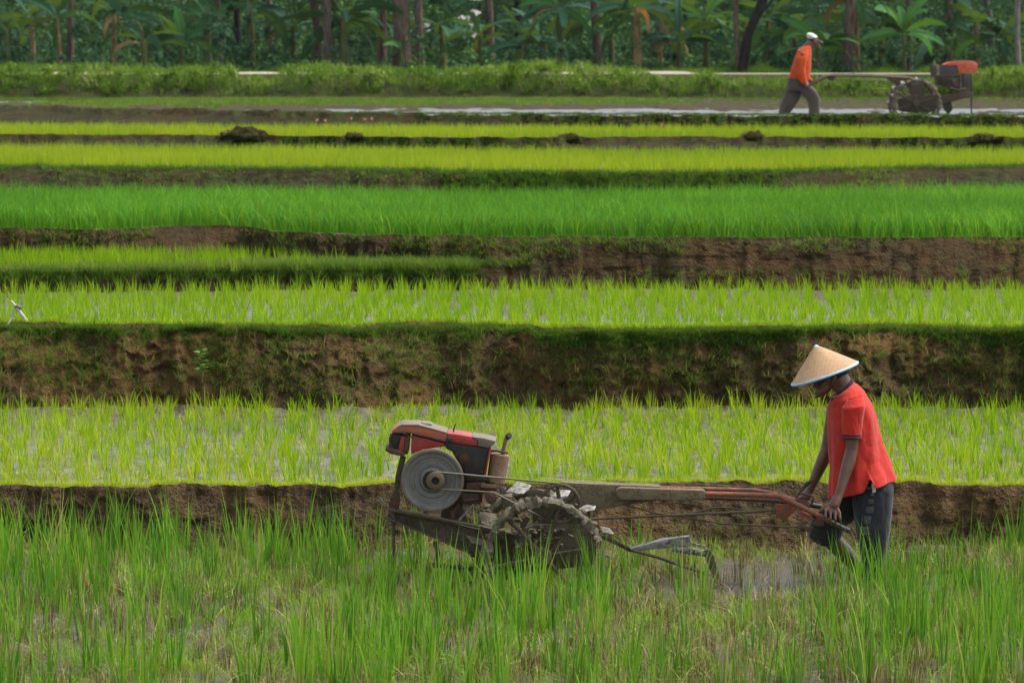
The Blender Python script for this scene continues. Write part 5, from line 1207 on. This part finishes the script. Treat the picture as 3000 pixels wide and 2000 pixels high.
# torso under the shirt, neck
pm.add(*caps(*ring_rows([row(415,420,580,330,.06), row(410,450,600,380,.15), row(402,520,650,480,.16), row(405,700,680,680,.14), row(420,850,720,800,.14), row(450,950,740,880,.13)]), 28))
pm.tube([W3(510, 372, DM), W3(476, 322, DM), W3(440, 275, DM)], [.078, .066, .066], 16)
def arm(sh, el, wr, D0, D1, D2, r=(.052, .045, .041, .043, .034, .026)):
    a, b, c_ = W3(*sh, D0), W3(*el, D1), W3(*wr, D2)
    pm.tube([a, a.lerp(b, .5), b.lerp(a, .08), b.lerp(c_, .18), b.lerp(c_, .6), c_], list(r), 16); return c_
wn = arm((548, 440), (532, 760), (452, 1026), DA, DA - .01, 24.79)
wf = arm((430, 450), (376, 745), (262, 1000), DB, DB + .02, 25.3)
# legs
pm.tube([W3(660, 960, 24.98), W3(680, 1240, 24.97), W3(665, 1440, 24.98), W3(660, 1700, 25.0)], [.09, .07, .052, .035], 16)
kn = W3(375, 1262, 25.2)
pm.tube([W3(590, 960, 25.16), kn, W3(400, 1300, 25.2), W3(470, 1370, 25.2), W3(600, 1510, 25.2), W3(650, 1570, 25.2)], [.085, .062, .06, .058, .042, .036], 16)
pm.tube([W3(650, 1560, 25.2), W3(560, 1615, 25.2)], [.035, .03], 12); pm.tube([W3(660, 1690, 25.0), W3(560, 1725, 25.0)], [.035, .03], 12)
hu = Vector((0.35, 0, 0.94)).normalized(); hf = Vector((-0.94, 0, -0.35)).normalized()
hu = Vector((0.30, 0, 0.95)).normalized(); hf = Vector((-0.95, 0, -0.30)).normalized()
hc_ = W3(408, 272, DM)
head_geo(pm, hc_, hu, hf, 1.0)
# hands: palms over the grips, five fingers each
def hand(pm, wrist, palm_end, knx, tips, ys, thumb, rf=.0088, pr=.03):
    """palm plus four fingers curling over the bar; ys = depth of each finger"""
    pm.tube([wrist, wrist.lerp(palm_end, .35), wrist.lerp(palm_end, .75), palm_end], [.026, .031, .034, .028], 14)
    for i, (k, t) in enumerate(zip(knx, tips)):
        pm.tube([wrist.lerp(palm_end, .6), k, *t], [.013] + [rf * 1.2] + [rf * (1 - .1 * j) for j in range(len(t))], 10)
        pm.add(*ellip(k, Vector((rf * 1.35, 0, 0)), Vector((0, rf * 1.3, 0)), Vector((0, 0, rf * 1.4)), 8))
    pm.tube(thumb, [.014, .012, .0105, .009], 10)
pe_ = W3(412, 1105, 24.765)
knx = []; tips = []
for i, (u, v, v2, ln) in enumerate(((368, 1122, 1160, 1192), (398, 1132, 1172, 1208), (428, 1138, 1178, 1214), (456, 1136, 1172, 1200))):
    k = W3(u, v, 24.745); knx.append(k)
    tips.append([W3(u - 2 + i * 2, v2, 24.728), W3(u + 2 + i * 2, ln, 24.74), W3(u + 6 + i * 2, ln + 6, 24.765)])
hand(pm, wn, pe_, knx, tips, None, [W3(425, 1060, 24.77), W3(372, 1090, 24.765), W3(338, 1118, 24.765), W3(322, 1134, 24.77)])
pe2 = W3(232, 1050, 25.3); knx = []; tips = []
for i, u in enumerate((205, 222, 240, 256)):
    k = W3(u, 1062 + i * 3, 25.275); knx.append(k); tips.append([W3(u - 2, 1085 + i * 3, 25.265), W3(u, 1104 + i * 3, 25.28), W3(u + 4, 1106 + i * 3, 25.305)])
hand(pm, wf, pe2, knx, tips, None, [W3(238, 1025, 25.29), W3(205, 1040, 25.28), W3(188, 1052, 25.28), W3(180, 1060, 25.28)])
body = link('body', fuse(pm, 0.0048, 4), M['skin'], man, True)
# hair at the nape
ph = PM().add(*ellip(hc_ + hu * .03 - hf * .02, hf * .092, Vector((0, .08, 0)), hu * .094)); ph.build('hair', M['hair'], man, True, 0, 0.004, 60)
# shirt: open shell with a vented hem
def shell(rows, n, hem=None, subd=5, wr=0.0, seed=0):
    """denser loft, optional hem function moving the last ring"""
    R2 = []
    for i in range(len(rows) - 1):
        a, b = rows[i], rows[i + 1]
        for s in range(subd):
            t = s / subd; R2.append((a[0].lerp(b[0], t), a[1].lerp(b[1], t), a[2] * (1 - t) + b[2] * t, a[3] * (1 - t) + b[3] * t))
    R2.append(rows[-1]); V_, F_ = ring_rows(R2, n, 2.25); m = len(R2)
    if hem:
        L = m - 1
        for i in range(m):
            f = max(0, (i - (L - 2 * subd)) / (2 * subd))
            for k in range(n):
                v = V_[i * n + k]; V_[i * n + k] = v + Vector((0, 0, hem(k / n * 2 * PI) * f))
    if wr:
        for j, v in enumerate(V_):
            i = j // n; f = i / (m - 1)
            a = mnoise.noise(Vector((v.x * 6 + seed, v.y * 9, v.z * 2.2))) * wr + mnoise.noise(Vector((v.x * 17 + seed, v.y * 14, v.z * 7))) * wr * .45
            c_ = (R2[i][0] + R2[i][1]) / 2; d = Vector((v.x - c_.x, v.y - R2[i][3], 0)); d = d.normalized() if d.length > 1e-5 else d
            V_[j] = v + d * a * (0.35 + 0.9 * f)
    return V_, F_
def garment(name, VF, mat, parent, thick=0.004, label=None):
    p = PM(); 
    for a in VF: p.add(*a)
    me = bpy.data.meshes.new(name); me.from_pydata(p.V, [], p.Fc); bm = bmesh.new(); bm.from_mesh(me); bmesh.ops.recalc_face_normals(bm, faces=bm.faces); bm.to_mesh(me); bm.free()
    o = link(name, me, mat, parent, True); s = o.modifiers.new('thickness', 'SOLIDIFY'); s.thickness = thick; s.offset = 0
    sb = o.modifiers.new('smooth', 'SUBSURF'); sb.levels = 1; sb.render_levels = 1
    if label: o['label'] = label
    return o
pu = .4592 / 470
def hem(t):
    # t=0 is the back (right), PI the front (left); the near side has sin < 0
    x = math.cos(t); near = math.sin(t) < 0.2
    base_ = -0.018 * math.sin(PI * (x * .5 + .5)) if True else 0
    if near:
        d = abs(x - 0.12)
        return (-0.03 if x < .12 else -0.025) + 0.085 * max(0, 1 - d / 0.13)
    return -0.02
srows = [row(428,386,520,296,.062), row(412,402,570,318,.13), row(400,432,618,360,.172), row(390,500,668,440,.192), row(384,600,700,560,.195), row(388,720,722,690,.185), row(396,850,752,790,.185), row(398,950,788,860,.205), row(396,1008,806,896,.215)]
near_sl = [(W3(498, 420, DA), W3(608, 395, DA), .055, DA + .03), (W3(470, 470, DA), W3(622, 450, DA), .066, DA + .005), (W3(468, 560, DA), W3(600, 560, DA), .064, DA), (W3(473, 655, DA), W3(588, 655, DA), .06, DA - .005)]
far_sl = [(W3(400, 420, DB), W3(480, 400, DB), .055, DB - .03), (W3(384, 470, DB), W3(480, 460, DB), .062, DB), (W3(376, 560, DB), W3(470, 550, DB), .06, DB), (W3(374, 615, DB), W3(462, 612, DB), .056, DB)]
garment('shirt', [shell(srows, 120, hem, 9, .028, 3), shell(near_sl, 48, None, 7, .012, 8), shell(far_sl, 36, None, 5, .005, 12)], M['shirt_red'], man)
bnd = lambda a, b, u0, u1, D, dep: [(W3(u0, a, D), W3(u1, a, D), dep, D), (W3(u0, b, D), W3(u1, b, D), dep, D)]
garment('cuff_band', [ring_rows(bnd(632, 643, 463, 596, DA - .004, .07), 36, 2.25), ring_rows(bnd(650, 663, 464, 596, DA - .005, .07), 36, 2.25)], M['collar'], man)
garment('cuff_band', [ring_rows(bnd(596, 602, 371, 470, DB, .06), 36, 2.25), ring_rows(bnd(608, 618, 371, 468, DB, .059), 36, 2.25)], M['collar'], man)
garment('collar', [ring_rows([row(440,372,532,276,.07), row(432,376,545,285,.082), row(412,405,546,306,.092), row(405,424,540,318,.096)], 40, 2.1)], M['collar'], man, .005)
slab('placket', [(404,402),(424,408),(420,425),(414,450),(404,440)], 25.0, 25.12, M['collar'], man, c3, .003)
# trousers
tn = [row(450,880,755,830,.14), row(440,960,775,880,.15), row(460,1030,785,960,.15)]
nl = [(W3(530, 990, 25.0), W3(788, 930, 25.0), .1, 25.0), (W3(540, 1030, 24.99), W3(796, 985, 24.99), .112, 24.99), (W3(545, 1100, 24.98), W3(790, 1080, 24.98), .108, 24.98), (W3(562, 1250, 24.97), W3(776, 1230, 24.97), .1, 24.97), (W3(582, 1370, 24.97), W3(762, 1360, 24.97), .085, 24.97), (W3(606, 1480, 24.98), W3(728, 1470, 24.98), .065, 24.98), (W3(620, 1600, 24.98), W3(710, 1600, 24.98), .05, 24.98), (W3(625, 1680, 25.0), W3(705, 1680, 25.0), .045, 25.0)]
fl = [(W3(700, 900, 25.12), W3(415, 920, 25.12), .12, 25.12), (W3(640, 1090, 25.15), W3(405, 1040, 25.15), .11, 25.15), (W3(545, 1190, 25.19), W3(340, 1120, 25.19), .092, 25.19), (W3(455, 1240, 25.2), W3(292, 1210, 25.2), .085, 25.2)]
garment('trousers', [shell(tn, 64, None, 4, .004, 5), shell(nl, 64, None, 6, .011, 7)], M['trouser'], man, .005)
fr_ = [(W3(560, 1190, 25.19), W3(300, 1150, 25.19), .09, 25.19), (W3(490, 1226, 25.2), W3(282, 1212, 25.2), .095, 25.2), (W3(478, 1290, 25.2), W3(280, 1290, 25.2), .094, 25.2), (W3(440, 1345, 25.2), W3(318, 1338, 25.2), .08, 25.2), (W3(430, 1350, 25.2), W3(350, 1340, 25.2), .065, 25.2)]
o = garment('trouser_leg', [shell(fl, 48, None, 5, .02, 9), shell(fr_, 64, None, 7, .055, 2)], M['trouser_dark'], man, .005, 'dark trouser leg rolled up to the knee')
# faded printed squares down the side of the near leg, laid on the cloth
def patch(u, v, w_, h_, mat, yoff):
    pts = [(u - w_/2 + 4, v - h_/2), (u + w_/2 - 4, v - h_/2), (u + w_/2, v - h_/2 + 5), (u + w_/2, v + h_/2 - 5), (u + w_/2 - 4, v + h_/2), (u - w_/2 + 4, v + h_/2), (u - w_/2, v + h_/2 - 5), (u - w_/2, v - h_/2 + 5)]
    slab('printed_patch', pts, yoff, yoff + .03, mat, man, c3, 0.002)
for (u, v, w_, h_) in ((657, 1063, 36, 30), (650, 1118, 52, 40), (642, 1182, 60, 50), (628, 1250, 78, 52)): patch(u, v, w_, h_, M['patch'], 24.872)
slab('printed_stripe', [(664, 945), (676, 950), (690, 985), (688, 1005), (664, 1010), (668, 985), (662, 965)], 24.855, 24.88, M['white_print'], man, c3, .002)
slab('printed_stripe', [(655, 1012), (680, 1014), (680, 1030), (655, 1030)], 24.86, 24.88, M['patch'], man, c3, .002)
# bamboo hat
hb = W3(362, 247, DM); ap = W3(303, 66, DM); ax = (ap - hb).normalized(); Rb = 0.222
e1 = (W3(575, 172, DM) - W3(150, 320, DM)).normalized(); ax = (ax - e1 * ax.dot(e1)).normalized(); ap_off = (ap - hb).dot(e1); hh_ = (ap - hb).dot(ax)
e2 = ax.cross(e1).normalized()
def cone(prof, n=72):
    V_ = []; F_ = []
    for (r, h) in prof:
        for k in range(n):
            a = 2 * PI * k / n; V_.append(hb + e1 * (r * math.cos(a) + ap_off * h / hh_) + e2 * r * math.sin(a) + ax * h)
    for i in range(len(prof) - 1):
        for k in range(n): F_.append((i * n + k, i * n + (k + 1) % n, (i + 1) * n + (k + 1) % n, (i + 1) * n + k))
    return V_, F_
hat = garment('hat', [cone([(Rb * (1 - t) ** 0.97 + .001, hh_ * t) for t in np.linspace(0, 1, 22)])], M['bamboo'], man, .003)
PMh = PM().add(*cone([(Rb * .935, hh_ * .045), (Rb * .99, hh_ * .035), (Rb * 1.012, .0), (Rb * 1.0, -.008), (Rb * .97, -.006), (Rb * .93, hh_ * .02)])); oh = PMh.build('hat_trim', M['blue_trim'], hat)
PM().add(*cone([(Rb * .1, hh_ * .905), (Rb * .06, hh_ * .97), (.001, hh_ * 1.015)], 24)).build('hat_tip', M['blue_trim'], hat)

# ================================================================= FAR PLOUGHMAN
c4 = lambda u, v: (2220 + u * .3316, 60 + v * .3316)
DF = 70.6
W4 = lambda u, v, D=DF: Q(*c4(u, v), D)
fm = empty('person', Vector((W4(350, 840).x, DF, z7)), 'man in an orange long sleeved shirt and white cap, striding behind the far tractor', 'person')
pm = PM()
def r4(u0, v0, u1, v1, dep, yc=DF): return (W4(u0, v0, yc), W4(u1, v1, yc), dep, yc)
pm.add(*caps(*ring_rows([r4(370,240,450,215,.06), r4(345,280,468,255,.14), r4(320,380,455,380,.13), r4(292,500,425,520,.13)]), 28))
pm.tube([W4(415, 260), W4(450, 222), W4(480, 185)], [.08, .068, .066], 12)
fu, ff = Vector((-.25, 0, .97)).normalized(), Vector((.97, 0, -.25)).normalized()
hcf = W4(498, 182); head_geo(pm, hcf, fu, ff, 1.0)
def limb(pts, r, D): pm.tube([W4(*p, D) for p in pts], r, 12)
limb([(395,285),(378,430),(395,500),(418,560)], [.05, .042, .035, .026], DF - .2)
limb([(430,275),(440,420),(450,520),(470,545)], [.05, .042, .035, .026], DF + .2)
limb([(330,520),(275,690),(215,840),(200,870)], [.085, .06, .045, .035], DF + .08)
limb([(385,540),(505,680),(505,790),(495,865)], [.085, .062, .05, .038], DF - .08)
for (D, u0, v0) in ((DF - .22, 420, 568), (DF + .22, 466, 550)):
    pm.tube([W4(u0 - 8, v0 - 14, D), W4(u0 + 8, v0 + 6, D)], [.03, .034], 10)
    for i in range(4): pm.tube([W4(u0 + i * 6, v0 + 2, D - .03 + .005 * i), W4(u0 + 8 + i * 6, v0 + 14, D - .035), W4(u0 + 6 + i * 6, v0 + 22, D - .01)], [.011, .01, .009], 8)
    pm.tube([W4(u0 - 2, v0 - 6, D - .02), W4(u0 + 14, v0 - 4, D - .03), W4(u0 + 24, v0, D - .02)], [.013, .011, .009], 8)
link('body', fuse(pm, 0.008, 4), M['skin_far'], fm, True)
M['shirt_orange'] = cloth('orange_cotton', (0.55, 0.075, 0.012), (0.45, 0.055, 0.01), 300, 8, 0.85)
M['trouser_grey'] = cloth('mud_splashed_grey_cotton', (0.07, 0.06, 0.066), (0.055, 0.046, 0.048), 300, 9, 0.85, None, (z7, z7 + .75, (0.12, 0.095, 0.062)))
sh4 = [r4(395,238,458,214,.07), r4(352,262,474,232,.15), r4(328,330,474,300,.19), r4(305,410,470,400,.185), r4(285,480,462,490,.175), r4(268,510,440,560,.17)]
near4 = [(W4(350, 262, DF - .16), W4(450, 262, DF - .16), .06, DF - .14), (W4(335, 340, DF - .2), W4(438, 340, DF - .2), .07, DF - .2), (W4(332, 440, DF - .22), W4(420, 430, DF - .22), .06, DF - .22), (W4(352, 500, DF - .22), W4(425, 485, DF - .22), .052, DF - .22), (W4(384, 562, DF - .22), W4(436, 545, DF - .22), .038, DF - .22)]
far4 = [tuple([a + Vector((.06, 0, 0)), b + Vector((.05, 0, 0)), d, y + .38]) for a, b, d, y in near4[:4]] + [(W4(440, 545, DF + .2), W4(486, 530, DF + .2), .038, DF + .2)]
garment('shirt', [shell(sh4, 64, None, 5, .014, 4), shell(near4, 32, None, 4, .01, 6), shell(far4, 32, None, 4, .01, 9)], M['shirt_orange'], fm)
tr4 = [r4(272,505,440,545,.17), r4(262,560,450,590,.17), r4(270,620,450,630,.15)]
b4_ = [(W4(262, 560, DF + .08), W4(400, 590, DF + .08), .11, DF + .08), (W4(232, 660, DF + .08), W4(375, 690, DF + .08), .1, DF + .08), (W4(205, 740, DF + .08), W4(320, 770, DF + .08), .085, DF + .08), (W4(180, 830, DF + .08), W4(262, 840, DF + .08), .065, DF + .08), (W4(172, 870, DF + .08), W4(245, 875, DF + .08), .06, DF + .08)]
f4_ = [(W4(330, 600, DF - .08), W4(455, 560, DF - .08), .11, DF - .08), (W4(400, 660, DF - .08), W4(520, 620, DF - .08), .1, DF - .08), (W4(440, 720, DF - .08), W4(552, 680, DF - .08), .09, DF - .08), (W4(452, 770, DF - .08), W4(548, 770, DF - .08), .08, DF - .08), (W4(450, 860, DF - .08), W4(550, 860, DF - .08), .07, DF - .08)]
garment('trousers', [shell(tr4, 48, None, 3, .006, 1), shell(b4_, 40, None, 5, .018, 2), shell(f4_, 40, None, 5, .018, 3)], M['trouser_grey'], fm)
M['cap_white'] = cloth('white_cap_cloth', (0.6, 0.59, 0.56), (0.52, 0.51, 0.48))
cp = PM(); cc_ = hcf + fu * .055 - ff * .012
V_, F_ = ellip(cc_, ff * .112, Vector((0, .092, 0)), fu * .085, 20)
V_ = [v if (v - cc_).dot(fu) > -.01 else v + fu * (-.01 - (v - cc_).dot(fu)) for v in V_]
capo = cp.add(V_, F_).build('cap', M['cap_white'], fm, True)
bp = []; 
for s in (0, -.006):
    for k in range(9):
        a = -PI / 2 + PI * k / 8; bp.append(cc_ + ff * (.085 + .095 * math.cos(a)) + Vector((0, .07 * math.sin(a), 0)) + fu * (-.012 - .03 * math.cos(a) ** 2 + s))
PM().add(bp, [tuple(range(9)), tuple(range(17, 8, -1))] + [(i, (i + 1) % 9, 9 + (i + 1) % 9, 9 + i) for i in range(9)]).build('visor', M['cap_white'], capo)
PM().add(*ellip(hcf + fu * .015 - ff * .03, ff * .078, Vector((0, .08, 0)), fu * .085)).build('hair', M['hair'], fm)

# ================================================================= FAR WALKING TRACTOR
ft = empty('walking_tractor', Vector((W4(1450, 830).x, DF, z7)), 'mud covered walking tractor with orange hood and big spoked wheel in the far field', 'walking tractor')
S4 = lambda n, p, d0, d1, m, b=0.006, r=0.008: slab(n, p, d0, d1, M[m], ft, c4, b, r)
T4 = lambda n, pts, r, m, d=DF, s=8: PM().tube([W4(p[0], p[1], p[2] if len(p) > 2 else d) for p in pts], r, s).build(n, M[m], ft, True, 0, 0.004, 20)
M['orange_far'] = muddy('bright_orange_hood', (0.62, 0.085, 0.03), (0.42, 0.1, 0.05), (0.34, 0.27, 0.2), 0.4, 0.5)
M['mud_brown'] = muddy('dry_mud_iron', (0.07, 0.05, 0.034), (0.09, 0.058, 0.036), (0.1, 0.075, 0.05), 0.6, 0.8)
M['grey_rad'] = plain('grey_radiator', (0.05, 0.048, 0.05), 0.6, 0, 0.3, 12)
S4('hood', [(1640,388),(1700,368),(1790,362),(1900,366),(1938,382),(1940,440),(1928,464),(1772,468),(1762,402),(1650,404)], DF - .18, DF + .18, 'orange_far', 0.012)
S4('hood_top', [(1700,362),(1790,352),(1905,358),(1936,374),(1905,372),(1780,372)], DF - .15, DF + .15, 'hood_grey', 0.006)
S4('radiator', [(1612,404),(1762,406),(1766,482),(1620,480)], DF - .17, DF + .17, 'grey_rad', 0.006, 0)
T4('muffler', [(1548,400,DF-.1),(1560,500,DF-.1)], 0.06, 'mud_brown', DF, 16)
T4('muffler_band', [(1580,392,DF-.16),(1600,440,DF-.16),(1602,490,DF-.16)], 0.016, 'hood_grey')
T4('exhaust_cap', [(1560,356,DF-.1),(1562,396,DF-.1)], 0.022, 'hood_grey')
S4('engine_block', [(1570,484),(1790,484),(1880,500),(1884,580),(1860,620),(1720,622),(1690,600),(1580,570)], DF - .15, DF + .15, 'mud_brown', 0.01, .012)
S4('casting', [(1600,500),(1680,500),(1690,560),(1610,560)], DF - .19, DF - .1, 'engine_black', 0.008)
S4('casting', [(1720,520),(1780,515),(1790,590),(1730,590)], DF - .2, DF - .1, 'mud_brown', 0.008, .01)
S4('casting', [(1805,470),(1868,474),(1872,560),(1810,560)], DF - .18, DF + .1, 'grey_rad', 0.008, .01)
T4('engine_post', [(1792,470,DF-.2),(1790,600,DF-.2)], 0.02, 'mud_brown')
T4('base_pipe', [(1700,596,DF-.2),(1770,616,DF-.2),(1850,606,DF-.2)], 0.024, 'mud_brown')
S4('side_rail', [(1600,664),(1880,628),(1905,640),(1900,672),(1700,722),(1600,730)], DF - .16, DF - .1, 'mud_brown', .006)
S4('side_rail', [(1600,664),(1880,628),(1905,640),(1900,672),(1700,722),(1600,730)], DF + .1, DF + .16, 'mud_brown', .006)
T4('stand', [(1878,470,DF-.14),(1890,600,DF-.14),(1886,900,DF-.14)], [.012, .016, .014], 'engine_black')
S4('gear_case', [(1240,690),(1350,660),(1600,660),(1640,740),(1560,800),(1460,840),(1260,800)], DF - .14, DF + .14, 'mud_brown', .012, .015)
S4('chain_case', [(1340,560),(1460,560),(1480,700),(1360,700)], DF - .1, DF + .1, 'mud_brown', .012, .015)
S4('front_box', [(1640,730),(1710,722),(1722,790),(1690,830),(1650,790)], DF - .12, DF + .1, 'engine_black', .01, .015)
S4('beam', [(1130,506),(1350,514),(1440,560),(1300,600),(1245,586)], DF - .06, DF + .06, 'mud_brown', .006)
T4('near_handle', [(1420,545,DF-.2),(1340,512,DF-.2),(1000,492,DF-.2),(680,488,DF-.2),(612,496,DF-.2),(500,552,DF-.2),(420,590,DF-.2)], 0.021, 'mud_brown', DF, 10)
T4('far_handle', [(1420,535,DF+.2),(1340,506,DF+.2),(1000,484,DF+.2),(680,480,DF+.2),(622,486,DF+.2),(520,530,DF+.2),(462,556,DF+.2)], 0.021, 'mud_brown', DF, 10)
T4('cross_bar', [(640,508,DF-.2),(644,500,DF+.2)], 0.02, 'mud_brown')
S4('bracket', [(600,498),(690,496),(672,528),(628,530)], DF - .19, DF - .16, 'mud_brown', .004)
T4('gear_lever', [(565,440,DF),(520,375,DF)], 0.008, 'grip')
T4('control_rod', [(640,530,DF-.15),(1180,540,DF-.15)], 0.007, 'mud_brown')
random.seed(3)
wc = W4(1402, 735, DF - .38); cage_wheel(ft, wc, 0.4, 0.18, 10, 0.3, 0.07, 0.2, -1, 0.024, 8)
cage_wheel(ft, W4(1370, 735, DF + .38), 0.4, 0.18, 10, 0.7, 0.07, 0.2, -1, 0.024, 8)
PM().tube([wc, wc + Vector((0, .76, 0))], 0.03, 10).build('axle', M['mud_brown'], ft)

# ================================================================= HAZE
hm = bpy.data.materials.new('thin_haze'); hm.use_nodes = True; hn = hm.node_tree; hn.nodes.clear()
ho = hn.nodes.new('ShaderNodeOutputMaterial'); hv = hn.nodes.new('ShaderNodeVolumePrincipled')
hv.inputs['Color'].default_value = (0.86, 0.92, 0.97, 1); hv.inputs['Density'].default_value = HAZE; hv.inputs['Anisotropy'].default_value = 0.2
hn.links.new(hv.outputs[0], ho.inputs['Volume'])
if HAZE > 0:
    c_ = Vector((0, 75, 6.5)); V_, F_ = boxv(c_, Vector((90, 0, 0)), Vector((0, 85, 0)), Vector((0, 0, 8.5)))
    hz = PM().add(V_, F_).build('haze', hm, None, False); tag(hz, kind='stuff')
